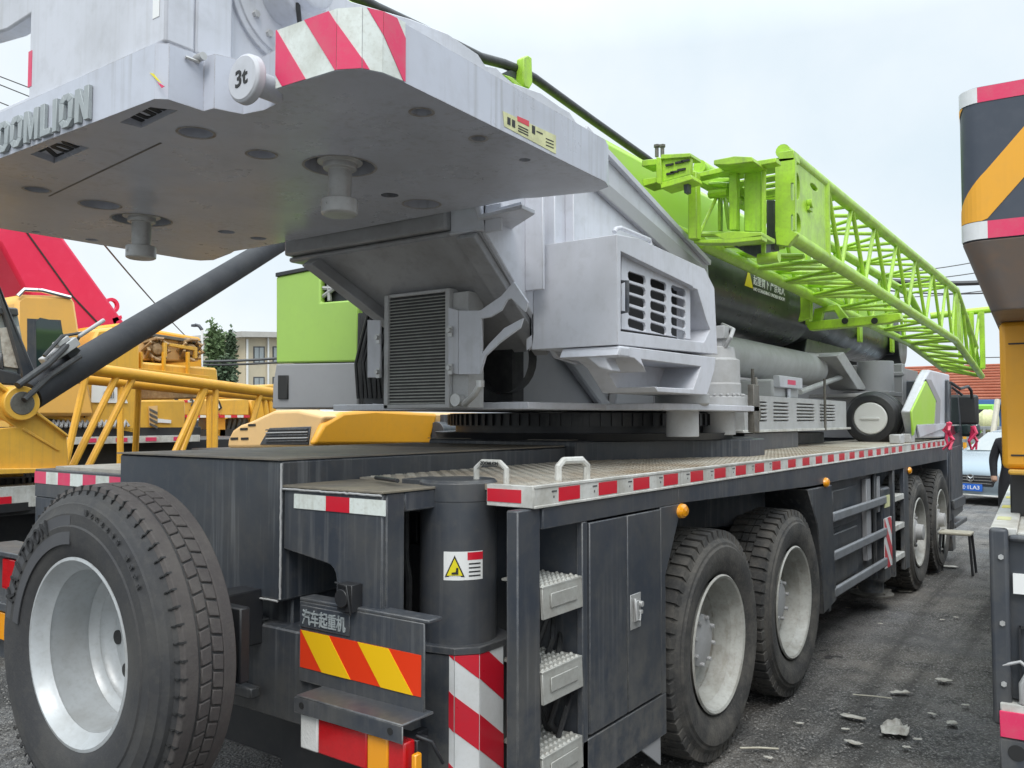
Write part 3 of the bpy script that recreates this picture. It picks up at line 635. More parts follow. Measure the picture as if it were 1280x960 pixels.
# inner channel behind the diagonal
obj('plate_stiffeners',b,'gray',PR,.003)
b=MB(); P=[Q(722,240),Q(735,232),Q(760,262),Q(870,345),Q(860,352),Q(735,262)]; 
P=[(XP+.001,y,z) for x,y,z in [Q(730,228),Q(745,222),Q(880,338),Q(868,350)]]
b.prism(P,(.03,0,0)); obj('diagonal_channel',b,'grayd',PR,.006)
# belly, rear beam
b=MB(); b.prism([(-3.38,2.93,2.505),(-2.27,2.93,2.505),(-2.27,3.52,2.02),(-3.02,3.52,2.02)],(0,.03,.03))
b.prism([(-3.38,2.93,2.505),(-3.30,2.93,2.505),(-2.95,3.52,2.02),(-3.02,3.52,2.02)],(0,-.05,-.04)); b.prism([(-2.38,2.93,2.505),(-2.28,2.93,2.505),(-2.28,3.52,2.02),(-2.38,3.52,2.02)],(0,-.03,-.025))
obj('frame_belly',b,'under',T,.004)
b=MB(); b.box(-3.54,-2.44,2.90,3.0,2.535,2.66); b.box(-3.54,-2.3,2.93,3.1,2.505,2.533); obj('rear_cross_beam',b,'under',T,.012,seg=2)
b=MB(); b.box(-3.6,-2.66,3.6,5.3,1.77,2.5); b.prism([(-2.655,4.75,1.768),(-2.655,5.3,1.768),(-2.655,5.3,2.2),(-2.655,4.9,2.2)],(.06,0,0)); b.prism([(-2.655,4.1,2.1),(-2.655,4.2,2.1),(-2.655,4.75,1.768),(-2.655,4.6,1.768)],(.05,0,0)); b.box(-2.66,-2.3,5.3,5.34,1.768,2.3); obj('frame_core',b,'grayd',T,.01)  # darker grey than the plates; shade under the cover put into its colour
# brace ribs low on the frame plate
b=MB()
P=[Q(812,458),Q(812,512),Q(846,511)]; b.prism([(XP+.01,y,z) for x,y,z in P],(.22,0,0)) if False else b.prism([(XP+.2,Q(812,458)[1],1.95),(XP+.2,Q(812,458)[1],1.768),(XP+.2,Q(812,458)[1]+.25,1.768)],(.015,0,0))
obj('foot_rib',b,'gray',PR,.003)
# radiator
RY=3.12
def qy(x,y,Y=RY): 
    p=at(x,y,Y=Y); return p
c0,c1=qy(480,372),qy(557,510)
RD=part('radiator',T,(0,0,0)); RD.location=-T.location
x0,x1,z0,z1=c0.x,c1.x,c1.z,c0.z; x2=qy(579,510).x
b=MB(); b.box(x0,x0+.03,RY,RY+.12,z0,z1+.01); b.box(x1-.005,x1+.025,RY-.002,RY+.12,z0,z1+.01); b.box(x0,x1,RY+.005,RY+.12,z1-.005,z1+.012); b.box(x0,x1,RY,RY+.12,z0,z0+.02); b.box(x1+.025,x2+.015,RY+.02,RY+.14,z0,z1-.01)
obj('radiator_frame',b,'dirtcone',RD,.003,local=True)
b=MB(); n=34
for k in range(n):
    z=z0+.022+(z1-z0-.03)*k/n; b.prism([(x0+.03,RY+.006,z),(x1-.004,RY+.006,z),(x1-.004,RY+.02,z+.007),(x0+.03,RY+.02,z+.007)],(0,.002,.004))
obj('cooling_fins',b,'fin',RD,0,local=True); b=MB(); b.box(x0+.03,x1-.004,RY+.015,RY+.1,z0+.01,z1-.01); obj('radiator_core',b,'fin2',RD,0,local=True)
b=MB(); px(b,[(573,388),(600,388),(626,370),(642,352),(660,378),(650,410),(625,428),(607,445),(600,468),(573,468)],.012,Y=RY-.01)
cut=MB(); px(cut,[(586,396),(598,394),(612,385),(619,372),(624,370),(642,388),(641,394),(615,408),(596,428),(587,440)],.3,Y=RY-.1)
b=boolean(b,cut); obj('bracket',b,'gray',RD,.002,local=True)
b=MB(); px(b,[(573,388),(560,384),(560,466),(573,468)],.012,Y=RY-.006); obj('mounting_flange',b,'gray',RD,.002,local=True); b=MB(); px(b,[(459,400),(475,400),(475,472),(459,472)],.012,Y=RY-.01); obj('mounting_flange',b,'gray',RD,.002,local=True)
for (x,y) in ((562,413),(562,460),(472,422),(472,465)):
    b=MB(); p=qy(x,y,RY-.02); b.cyl((p.x,RY-.035,p.z),.012,0,.03,'Y',6); b.box(p.x-.012,p.x+.012,RY-.02,RY-.012,p.z-.03,p.z+.02); obj('mounting_bolt',b,'steel',RD,0,local=True)
b=MB(); b.tube([qy(580,505),qy(586,500,RY-.02),qy(594,492,RY-.03),qy(600,481,RY-.03)],.016,10); b.cyl(qy(600,481,RY-.03),.02,-.01,.02,'Z',10); b.cyl(qy(572,500,RY-.0),.03,-.02,.02,'Y',12); obj('pipe_elbow',b,'steel',RD,0,local=True)
# dark machinery behind the radiator
b=MB(); b.box(-3.55,-2.5,3.50,3.60,1.775,2.3)
for k in range(7): x=-3.55+k*.035; b.tube([(x,3.45,1.8),(x+.012*math.sin(k*2),3.43,2.0),(x+.01,3.47,2.16),(x+.03,3.5,2.3)],.010,6)
b.lathe([(-.02,.17),(.05,.17)],(-2.52,3.45,1.98),'Y',24); obj('hydraulic_hoses',b,'hose',T,0)
# engine/winch cover box with grille
WX=-1.80; wy0=at(772,360,X=WX).y
CV=part('power_unit_cover',T,(0,0,0)); CV.location=-T.location
def S(x,y,X=WX): p=at(x,y,X=X); return (X,p.y,p.z)
outl=[S(771,293),S(798,298),S(881,336),S(893,360),S(897,443),S(772,431)]
b=MB(); b.prism(outl,(-.46,0,0))
cut=MB(); cut.prism([(WX+.1,)+S(776,314)[1:],(WX+.1,)+S(866,358)[1:],(WX+.1,)+S(888,412)[1:],(WX+.1,)+S(880,428)[1:],(WX+.1,)+S(776,414)[1:]],(-.22,0,0))
cut.prism([(WX+.1,)+S(866,360)[1:],(WX+.1,)+S(872,362)[1:],(WX+.1,)+S(886,410)[1:],(WX+.1,)+S(880,426)[1:],(WX+.1,)+S(866,422)[1:]],(-.24,0,0))
b=boolean(b,cut)
cb_=obj('cover_shell',b,'gray',CV,.012,local=True,seg=3)
b=MB(); r0=at(664,320,Y=wy0); b.prism([(r0.x-.01,wy0-.004,at(664,312,Y=wy0).z),(WX-.43,wy0-.004,at(668,306,Y=wy0).z),(WX-.46,wy0-.004,at(680,305,Y=wy0).z),(WX-.46,wy0-.004,at(667,432,Y=wy0).z),(r0.x-.02,wy0-.004,at(667,436,Y=wy0).z),(r0.x-.02,wy0-.004,at(667,424,Y=wy0).z),(r0.x+.02,wy0-.004,at(667,418,Y=wy0).z),(r0.x+.02,wy0-.004,at(667,330,Y=wy0).z)],(0,.02,0))
obj('rear_flange',b,'gray',CV,.006,local=True)
b=MB(); g0=WX-.034
gp=[S(777,317,g0),S(863,359,g0),S(863,424,g0),S(777,411,g0)]; b.prism(gp,(-.012,0,0))
cut=MB()
def slot(cx_,cy_,w_):
    l_=S(cx_-w_/2,cy_-w_*.16,g0);r_=S(cx_+w_/2,cy_+w_*.16,g0); h_=.021; e=.012
    l_=Vector(l_);r_=Vector(r_); u=(r_-l_).normalized(); n_=Vector((0,0,1))
    P=[l_+u*e-n_*h_,r_-u*e-n_*h_,r_-n_*(h_-e),r_+n_*(h_-e),r_-u*e+n_*h_,l_+u*e+n_*h_,l_+n_*(h_-e),l_-n_*(h_-e)]
    cut.prism([p+Vector((.05,0,0)) for p in P],(-.1,0,0))
for c_,w_,ys in ((796,22,(347.6,362.2,376.6,391.5,406)),(823,20,(356,370.2,384,397.6,411)),(848,18,(364,377.2,390.2,403.4,416.5))):
    for y in ys: slot(c_,y,w_)
b=boolean(b,cut); obj('grille_panel',b,'gray',CV,.002,local=True)
b=MB(); b.prism([(WX-.112,y,z) for x,y,z in gp],(-.005,0,0)); obj('grille_backing',b,'ink',CV,0,local=True)
b=MB(); h0=S(779,352,WX-.01);h1=S(779,390,WX-.01); b.tube([(WX-.03,h0[1],h0[2]),(WX+.01,h0[1],h0[2]),(WX+.01,h1[1],h1[2]),(WX-.03,h1[1],h1[2])],.010,10); obj('grille_handle',b,'slate2',CV,0,local=True)
b=MB(); p=[S(768,290,WX-.1),S(770,286,WX-.1),S(776,285,WX-.1),S(812,300,WX-.1),S(813,305,WX-.1),S(812,311,WX-.1)]; b.tube(p,.011,10); obj('grab_rail',b,'gray',CV,0,local=True)
# lower swept bracket
b=MB()
px(b,[(775,432),(895,447),(893,463),(884,494),(822,490),(813,474),(804,458),(793,448),(771,444)],.30,X=WX+.005)
cut=MB(); px(cut,[(813,449),(886,458),(877,486),(826,483)],.25,X=WX+.05)
b=boolean(b,cut); obj('swept_bracket',b,'gray',CV,.012,local=True,seg=3)
b=MB(); px(b,[(718,437),(775,432),(775,446),(756,447),(764,464),(748,460),(733,447),(720,446)],.10,Y=wy0); obj('rear_bracket',b,'gray',CV,.01,local=True,seg=2)
# slew drives
def drive(c,r,zs,name='slew_drive'):
    b=MB(); b.lathe([(1.585,.001),(1.585,r*.72),(1.725,r*.72)]+zs,(c[0],c[1],0),'Z',40)
    for k in range(24):
        t=2*PI*k/24; b.cyl((c[0]+r*1.05*math.cos(t),c[1]+r*1.05*math.sin(t),1.825),.011,0,.014,'Z',6)
    o=obj(name,b,'dirtcone',T,.003); return o
drive((-2.05,5.08),.15,[(1.768,.17),(1.82,.17),(1.82,.145),(1.90,.145),(1.905,.14),(2.05,.138),(2.06,.115),(2.13,.105),(2.14,.05),(2.14,.001)])
b=MB(); b.tube([(-2.05,5.08,2.12),(-2.05,5.1,2.2),(-2.12,5.12,2.27),(-2.2,5.3,2.28)],.03,8); b.tube([(-1.98,5.02,2.12),(-1.93,5.0,2.18),(-1.95,5.1,2.24),(-2.1,5.3,2.3)],.014,8); b.box(-2.11,-1.99,5.02,5.14,2.13,2.21); b.box(-2.05,-1.97,5.0,5.08,2.18,2.26); obj('drive_motor',b,'dirtcone',T,.006)
drive((-1.99,4.42),.125,[(1.768,.15),(1.82,.15),(1.82,.115),(1.9,.115),(1.9,.001)])
b=MB(); b.box(-1.9,-1.86,5.2,5.3,1.6,1.9); b.tube([(-1.88,5.25,1.6),(-1.86,5.3,1.7),(-1.9,5.35,1.95)],.012,6); obj('drive_hose_block',b,'rack',T,.004)
# --- counterweight
ZB=2.6
half=[(-2.235,1.36),(-2.205,1.385),(-2.205,1.50),(-2.16,1.505),(-2.13,1.585),(-2.05,1.60),(-1.95,1.585),(-1.91,1.555),(-1.894,1.518),(-1.66,1.528),(-1.60,1.56),(-1.575,1.61),(-1.569,1.69),(-1.60,2.86),(-1.625,2.93),(-1.70,2.965),(-1.95,2.90),(-2.02,2.872),(-2.2,2.88),(-2.42,2.875)]
mir=[(2*XC-x,y) for x,y in half[::-1]]
base=MB(); base.prism([(x,y,ZB) for x,y in half+mir],(0,0,.165))
cut=MB()
for (x,y,r) in ((245,166,.052),(327,193,.046),(425,208,.125),(527,140,.030),(598,173,.024),(656,200,.020),(125,256,.078),(46,237,.044),(283,290,.04),(323,298,.04),(487,244,.036),(527,255,.075),(177,275,.125),(45,290,.02),(115,300,.03),(487,244,.036)):
    p=at(x,y,Z=ZB); cut.cyl((p.x,p.y,0),r,ZB-.05,ZB+.09,'Z',40)
for q in ([(150,153),(188,134),(222,138),(177,160)],[(38,193),(78,176),(112,185),(68,204)]):
    P=[at(x,y,Z=ZB) for x,y in q]; cut.prism([Vector((p.x,p.y,ZB-.05)) for p in P],(0,0,.17))
base=boolean(base,cut)
CW=part('counterweight',T,(0,0,0)); CW.location=-T.location
M['base']=mat('counterweight_paint',(.51,.53,.595),.27,dirt=(.36,.36,.38),amt=.5,scale=1.6,streak=(.30,.30,.30),samt=.7,bump=.05,bscale=14,wear=(.2,.16,.13),wamt=.8,wavy=.15)
obj('base_slab',base,'base',CW,.006,local=True,seg=2)
b=MB(); b.box(-3.02,-2.205,1.372,1.47,2.766,3.9); b.box(-2.30,-2.205,1.47,1.6,2.766,3.9); b.box(-3.745,-2.24,1.385,1.46,2.766,2.80)
b.prism([(-3.0,1.375,at(30,22,Y=1.375).z),(-3.0,1.375,3.5),(-3.9,1.375,3.6),(-3.9,1.375,3.16),(-3.2,1.375,at(0,42,Y=1.375).z)],(0,.07,0))
obj('upper_body',b,'gray',CW,.008,local=True,seg=2)
b=MB(); zz=at(33,66,Y=1.37).z; zz0=at(33,110,Y=1.37).z; b.box(-3.023,-2.998,1.3705,1.372,zz0,zz); obj('edge_reflector',b,'pink',CW,0,local=True)
b=MB(); b.box(-2.27,-2.235,1.3705,1.372,at(205,17,Y=1.37).z,3.3); obj('white_slot_label',b,'label',CW,.001,local=True)
def block_letters(b,s_,o,ux,uy,h,adv,ext,th=.26):
    """heavy angular capitals, unit cell 1 high; th = stroke"""
    un=ux.cross(uy); x=0
    for ch in s_:
        w={'I':th,'M':.92,'L':.62}.get(ch,.78)
        def P(pts): b.prism([o+ux*((x+p[0])*h)+uy*(p[1]*h) for p in pts],un*ext)
        if ch=='I': P([(0,0),(th,0),(th,1),(0,1)])
        elif ch=='L': P([(0,0),(w,0),(w,.2),(th,.2),(th,1),(0,1)])
        elif ch=='Z': P([(0,0),(w,0),(w,.2),(.34,.2),(w,.8),(w,1),(0,1),(0,.8),(.44,.8),(0,.2)])
        elif ch=='N': P([(0,0),(th,0),(th,.55),(w-th,0),(w,0),(w,1),(w-th,1),(w-th,.45),(th,1),(0,1)])
        elif ch=='M': P([(0,0),(th*.9,0),(th*.9,.6),(w*.42,.05),(w*.58,.05),(w-th*.9,.6),(w-th*.9,0),(w,0),(w,1),(w-th,1),(w/2,.42),(th,1),(0,1)])
        elif ch=='O':
            c_=.2; O=[(c_,0),(w-c_,0),(w,c_),(w,1-c_),(w-c_,1),(c_,1),(0,1-c_),(0,c_)]; i_=.07; I=[(th+i_,.2),(w-th-i_,.2),(w-th,.2+i_),(w-th,.8-i_),(w-th-i_,.8),(th+i_,.8),(th,.8-i_),(th,.2+i_)]
            for k in range(8): k2=(k+1)%8; P([O[k],O[k2],I[k2],I[k]])
        x+=w+adv
    return x*h
b=MB(); X_=Vector((1,0,0)); Z_=Vector((0,0,1)); tmp=MB(); wd=block_letters(tmp,'ZOOMLION',Vector((0,0,0)),X_,Z_,.108,.13,.01)-.13*.108
sc=1.0
block_letters(b,'ZOOMLION',Vector((-2.572-wd*1.0,1.3585,2.610)),X_,Z_,.108,.13,.013); obj('raised_lettering',b,'letter',CW,.0012,local=True)
for q,s_ in (([(152,156),(188,136),(222,139),(177,161)],'ION'),([(40,195),(78,178),(112,186),(68,205)],'ZOOM')):
    P=[at(x,y,Z=ZB) for x,y in q]; a_=P[0]; c_=P[1]; ymax=max(p.y for p in P); xa=min(p.x for p in P); xb=max(p.x for p in P)
    b=MB(); b.box(xa-.02,xb+.02,min(p.y for p in P)-.02,ymax+.02,ZB+.022,ZB+.03); pl_=obj('inner_plate',b,'gray',CW,0,local=True)
    b=MB(); block_letters(b,s_,Vector((xa+.02,ymax-.0,ZB+.0218)),X_,Vector((.25,-1,0)).normalized(),.085,.13,.003); obj('inner_lettering',b,'ink',pl_,0,local=True)
for q,s_ in (([(150,153),(188,134),(222,138),(177,160)],'ION'),([(38,193),(78,176),(112,185),(68,204)],'ZOOM')):
    P=[at(x,y,Z=ZB) for x,y in q]; a_=P[1];c_=P[2]
    ux=(c_-a_); ux.z=0; ux2=(P[2]-P[1]).normalized()
# hanging locking pins
for (x,y) in ((425,208),(177,275)):
    p=at(x,y,Z=ZB); b=MB(); b.lathe([(ZB+.06,.001),(ZB+.06,.082),(ZB+.012,.082),(ZB+.01,.062),(ZB-.012,.06),(ZB-.014,.043),(ZB-.122,.041),(ZB-.124,.066),(ZB-.175,.066),(ZB-.18,.058),(ZB-.18,.001)],(p.x,p.y,0),'Z',40)
    b.cyl((p.x-.0,p.y-.066,ZB-.15),.006,-.003,.003,'Y',10); obj('locking_pin',b,'steel',CW,.002,local=True)
    b=MB(); b.cyl((p.x,p.y,0),.124,ZB+.07,ZB+.085,'Z',36); obj('pin_socket',b,'rack',CW,0,local=True)
for (x,y,r) in ((245,166,.052),(327,193,.046),(425,208,.125),(527,140,.030),(598,173,.024),(125,256,.078),(46,237,.044),(527,255,.075),(177,275,.125)):
    if 'scr' not in M: M['scr']=mat('scuffed_ring_metal',(.40,.39,.38),.5,dirt=(.20,.15,.11),amt=1,scale=25)
    p=at(x,y,Z=ZB); b=MB(); b.lathe([(ZB-.0012,r+.001),(ZB-.0012,r+.010)],(p.x,p.y,0),'Z',40); obj('scuffed_ring',b,'scr',CW,0,local=True)
b=MB(); p=at(60,245,Z=ZB); q=at(200,178,Z=ZB); b.prism([(p.x,p.y,ZB-.001),(q.x,q.y,ZB-.001),(q.x,q.y+.008,ZB-.001),(p.x,p.y+.008,ZB-.001)],(0,0,.0008)); obj('slab_seam',b,'rack',CW,0,local=True)
# 3t disc on its boss
p=at(308,99,Y=1.47); b=MB(); b.lathe([(-.0,.001),(-.0,.060),(.006,.068),(.028,.070),(.032,.06),(.034,.035),(.13,.035)],(p.x,1.455,p.z),'Y',40); LGo=obj('lifting_lug',b,'gray',CW,.002,local=True)
b=MB(); text_fit(b,'3t',(p.x-.028,1.4545,p.z-.026),(1,0,.12),(0,0,1),.054,.048,.0012,offset=.02); obj('weight_marking',b,'ink',LGo,0,local=True)
b=MB(); p=at(247,73,X=-2.2); b.cyl((-2.19,p.y,p.z),.012,-.02,.02,'X',16); b.tube([(-2.2,p.y-.04,p.z-.01),(-2.19,p.y,p.z-.015)],.005,6); obj('plug_nut',b,'steel',CW,0,local=True)
# hazard stripes wrapped round the wing's corner
path=[Vector((-1.894,1.518,0)),Vector((-1.66,1.528,0)),Vector((-1.60,1.56,0)),Vector((-1.575,1.61,0)),Vector((-1.569,1.69,0))]
cen=Vector((-1.75,1.75,0)); s0=0; per=.205
sA=at(354,112,Y=1.52).x+1.894; sB=at(419,92,Y=1.526).x+1.894; per=sB-sA
for i in range(4):
    a,c=path[i],path[i+1]; ux=(c-a).normalized(); w=(c-a).length; un=ux.cross(Vector((0,0,1)))
    if un.dot(a-cen)<0: un=-un
    o=a+un*.0015+Vector((0,0,ZB+.002)); 
    b=MB(); b.prism([o,o+ux*w,o+ux*w+Vector((0,0,.165)),o+Vector((0,0,.165))],un*.001); obj('white_tape',b,'whitew',CW,0,local=True)
    stripes('red_stripe','pink',None,(o+un*.0012,ux,Vector((0,0,1)),w,.165),1,CW,x_at=sA-s0,slant=-.58*per/.165,n=per,duty=.46)
    s0+=w
# warning labels on the side of the slab
def onside(poly,m,name,off=.0,par=CW,X=-1.582):
    b=MB(); P=[]
    for x,y in poly:
        q=at(x,y,X=X+off); 
        # side face is a hair skewed: keep label just proud of it
        fx=-1.569+(q.y-1.69)/(2.86-1.69)*(-.031)
        P.append(Vector((fx+.0015+off,q.y,q.z)))
    b.prism(P,(-.001,0,0)); return obj(name,b,m,par,0,local=True)
onside([(628,139),(697,169),(697,192),(630,158)],'cream','warning_label')
onside([(647,145),(662,151),(662,158),(647,151)],'red','label_heading',.001)
for x0_,y0_ in ((634,146),(640,149)): onside([(x0_,y0_),(x0_+4,y0_+2),(x0_+4,y0_+11),(x0_,y0_+9)],'ink','pictogram',.001)
for k in range(3): onside([(648,156+k*3.2),(661,162+k*3.2),(661,163.4+k*3.2),(648,157.4+k*3.2)],'ink','label_text',.001); onside([(684,172+k*4),(694,176+k*4),(694,177.2+k*4),(684,173.2+k*4)],'ink','label_text',.001)
onside([(666,156),(670,158),(670,168),(666,166)],'ink','pictogram',.001); onside([(672,163),(680,166.5),(680,168),(672,164.5)],'ink','pictogram',.001)
# scratches of colour on the corner
for (pp,m_) in (([(165,69),(170,70),(180,82),(175,79)],'warn'),([(174,80),(184,86),(180,88)],'pink')):
    b=MB(); b.prism([Vector((at(x,y,Y=1.358).x,1.3575,at(x,y,Y=1.358).z)) for x,y in [(u+22,v+22) for u,v in pp]],(0,.001,0)); obj('paint_scrape',b,m_,CW,0,local=True)
b=MB(); pp=[(284,100),(287,102),(290,112),(286,110)]; 
# winch end flange
c=at(352,4,X=XP); 
WF=part('winch_drive',T,(0,0,0)); WF.location=-T.location
b=MB(); b.lathe([(0,.21),(.012,.21),(.014,.19),(.02,.19),(.03,.12),(.03,.001)],(XP,c.y,c.z),'X',56); obj('winch_flange',b,'gray',WF,.002,local=True)
b=MB(); b.lathe([(0,.105),(.10,.10),(.11,.085),(.15,.08),(.155,.07),(.155,.001)],(XP+.03,c.y-.01,c.z+.01),'X',40); obj('winch_motor',b,'gray',WF,.003,local=True)
b=MB()
for k in range(14):
    t=2*PI*k/14+.2; b.cyl((XP+.018,c.y+.155*math.cos(t),c.z+.155*math.sin(t)),.012,0,.018,'X',6)
obj('flange_bolt',b,'steel',WF,0,local=True)
b=MB(); b.tube([(XP+.14,c.y-.05,c.z-.06),(XP+.13,c.y-.03,c.z-.13),(XP+.08,c.y-.02,c.z-.19),(XP+.02,c.y-.05,c.z-.22)],.008,8); obj('motor_cable',b,'hose',WF,0,local=True)
# --- boom
BM=part('boom',T,(0,0,0)); BM.location=-T.location
def sec(hw,zt,zm,zs,zbot,top):
    if top: return [(XC-hw,zm),(XC-hw,zt-.06),(XC-hw+.06,zt),(XC+hw-.06,zt),(XC+hw,zt-.06),(XC+hw,zm)]
    pts=[(XC+hw,zm),(XC+hw,zs)]
    for k in range(1,9): t=PI/2*k/8; pts.append((XC+hw*math.cos(t)**.8 if k<8 else XC,zs-(zs-zbot)*math.sin(t)))
    return pts+[(2*XC-x,z) for x,z in pts[::-1][1:]]
hw=.44
b=MB(); b.prism([(x,2.35,z) for x,z in sec(hw,3.44,3.03,2.74,2.46,1)],(0,6.4,0)); obj('boom_upper_shell',b,'limeb',BM,.01,local=True,seg=2)
b=MB(); b.prism([(x,3.3,z) for x,z in sec(hw-.002,3.44,3.029,2.74,2.42,0)],(0,5.43,0)); lo=obj('boom_lower_shell',b,'boomblack',BM,.004,local=True,ang=20)
for (y0,y1,h_) in ((8.73,10.9,.40),(10.9,12.9,.36)):
    b=MB(); b.prism([(x,y0,z) for x,z in sec(h_,3.40-.04*(y0>9),2.9,2.80,2.50,1)],(0,y1-y0,0)); obj('inner_section_top',b,'limeb',BM,.01,local=True)
    b=MB(); b.prism([(x,y0,z) for x,z in sec(h_-.002,3.4,2.899,2.78,2.50,0)],(0,y1-y0,0)); obj('inner_section_bottom',b,'boomblack',BM,.004,local=True,ang=20)
for y0 in (8.55,10.8,12.7):
    hh_=.47 if y0<9 else (.42 if y0<11 else .40)
    b=MB(); b.prism([(x,y0,z) for x,z in sec(hh_,3.48,2.9,2.78,2.42,1)],(0,.14,0)); b.box(XC+hh_-.03,XC+hh_+.01,y0,y0+.14,2.62,2.91); obj('boom_collar',b,'lime',BM,.006,local=True)
b=MB(); b.lathe([(-.45,.001),(-.45,.30),(.45,.30),(.45,.001)],(XC,13.2,2.75),'X',32); b.box(XC-.38,XC+.38,12.85,13.3,2.6,3.2); obj('boom_head',b,'boomblack',BM,.01,local=True)
# warning text on the black side
bx=XC+hw+.001
tz0=at(932,362,X=bx); tz1=at(985,383,X=bx)
p0=at(942,360,X=bx); p1=at(981,376,X=bx)
b=MB(); zt=3.0; zbm=2.90; text_fit(b,'起重臂下 严禁站人',(bx,p0.y,2.835),(0,1,0),(0,0,1),p1.y-p0.y,.10,.001,offset=.006); text_fit(b,'NO STANDING UNDER BOOM',(bx,p0.y,2.785),(0,1,0),(0,0,1),p1.y-p0.y,.032,.001,offset=.01); obj('warning_text',b,'label',lo,0,local=True)
b=MB(); y_=at(936,350,X=bx).y; b.prism([(bx+.001,y_-.10,2.80),(bx+.001,y_+.10,2.80),(bx+.001,y_,2.96)],(-.001,0,0)); obj('warning_triangle',b,'warn',lo,0,local=True)
# lug, hose on the boom
b=MB(); X_=-2.56; px(b,[(655,72),(660,69),(665,72),(666,104),(662,111),(656,108),(654,98)],.05,X=X_); px(b,[(628,92),(640,96),(660,113),(655,116)],.3,X=X_); obj('boom_lug',b,'lime',BM,.006,local=True,seg=2)
b=MB(); px(b,[(628,92),(655,80),(656,98),(650,100)],.03,X=X_-.05); obj('lug_pulley',b,'slate2',BM,.004,local=True)
b=MB(); b.tube([at(380,-40,X=-2.62),at(470,10,X=-2.62),at(560,52,X=-2.62),at(600,72,X=-2.62),at(630,80,X=-2.62),at(650,88,X=-2.62),at(668,98,X=-2.62),at(740,150,X=-2.62),at(808,198,X=-2.62),at(870,245,X=-2.62)],.026,12); obj('hoist_rope',b,'hose',BM,0,local=True)
b=MB(); b.tube([at(645,114,X=-2.3),at(645,121,X=-2.3),at(651,121,X=-2.3)],.012,6); obj('plate_bolt',b,'steel',PR,0)
# luffing cylinder
b=MB(); b.lathe([(0,.001),(0,.17),(4.0,.17),(4.02,.18),(4.1,.18),(4.12,.15),(4.12,.001)],(-2.72,5.3,2.225),'Y',40); lc=obj('luffing_cylinder',b,'dirtcone',T,.004)
b=MB(); b.lathe([(4.12,.09),(6.0,.09)],(-2.72,5.3,2.225),'Y',24); obj('cylinder_rod',b,'boomblack',lc,0)
b=MB(); px(b,[(1000,476),(1012,405),(1070,420),(1072,432),(1035,458)],.5,X=-2.72); obj('luffing_bracket',b,'boomblack',T,.01)
# --- operator cab / cabinet on the left
OY=3.78; OC=part('operator_cab',T,(0,0,0)); OC.location=-T.location
b=MB(); px(b,[(345,346),(400,335),(400,378),(438,375),(447,381),(447,452),(345,454)],.05,Y=OY); obj('cab_upper_panel',b,'limec',OC,.012,local=True,seg=2)
b=MB(); px(b,[(345,455),(447,453),(447,510),(340,511),(341,480)],.9,Y=OY); obj('cab_lower_panel',b,'grayd',OC,.01,local=True,seg=2)
b=MB(); px(b,[(344,341),(400,330),(400,335),(344,346)],.9,Y=OY-.01); obj('roof_edge',b,'black',OC,.003,local=True)
b=MB(); px(b,[(347,469),(359,469),(359,499),(347,499)],.02,Y=OY-.012); obj('door_recess_handle',b,'ink',OC,.003,local=True)
b=MB(); px(b,[(347,348),(446,338),(446,452),(347,453)],.8,Y=OY+.055)
obj('dark_opening',b,'black',OC,0,local=True)
b=MB()
for (p,q) in (((402,345),(440,372)),((402,372),(436,348)),((410,338),(412,376)),((402,360),(444,362)),((425,338),(446,370))): b.tube([at(*p,Y=OY+.03),at(*q,Y=OY+.03)],.014,6)
obj('pipework',b,'dirtcone',OC,0,local=True)
b=MB(); px(b,[(448,390),(470,395),(470,510),(448,510)],.2,Y=OY+.1)
for k in range(7): b.tube([at(450+k*3,392,Y=OY),at(449+k*3.4,440,Y=OY-.03),at(451+k*3,508,Y=OY)],.013,6)
obj('cab_hoses',b,'hose',OC,0,local=True)
# --- things on the front deck
EC=part('engine_cover',T,(0,0,0)); EC.location=-T.location
ex=-2.2; ey0,ey1=5.95,8.75
b=MB(); b.box(-3.7,ex,ey0,ey1,1.60,1.86); cut=MB()
for (xa_,xb_) in ((949,959),(967,986),(996,1018),(1025,1044)):
    for k in range(6):
        ya=at(xa_,515,X=ex).y; yb=at(xb_,515,X=ex).y; z=1.665+k*.028; cut.box(ex-.05,ex+.05,ya,yb,z,z+.012)
b=boolean(b,cut); obj('louvred_body',b,'dirtcone',EC,.004,local=True)
b=MB(); b.box(-3.7,ex+.03,ey0-.1,ey1+.05,1.585,1.605); obj('base_tray',b,'plate',EC,.002,local=True)
b=MB(); b.box(-3.7,ex+.0,ey0,7.2,1.451,1.58); obj('deck_box',b,'slate2',EC,.004,local=True)
p=at(983,492,X=-2.35); b=MB(); b.box(-2.8,-2.35,p.y-.35,p.y+.35,1.861,2.02); obj('tank',b,'dirtcone',EC,.02,local=True,seg=2)
b=MB(); b.box(-2.36,-2.3,p.y-.32,p.y+.30,1.95,2.05); b.box(-2.34,-2.32,p.y-.03,p.y+.03,1.86,1.95); bx_=obj('control_box',b,'gray',EC,.006,local=True)
b=MB(); b.box(-2.3,-2.299,p.y-.12,p.y+.1,1.98,2.02); obj('control_label',b,'pink',bx_,0,local=True)
for yy in (6.05,7.9):
    b=MB(); b.tube([(ex+.03,yy,1.58),(ex+.03,yy,2.05)],.012,6); obj('post_rod',b,'rack',EC,0,local=True)
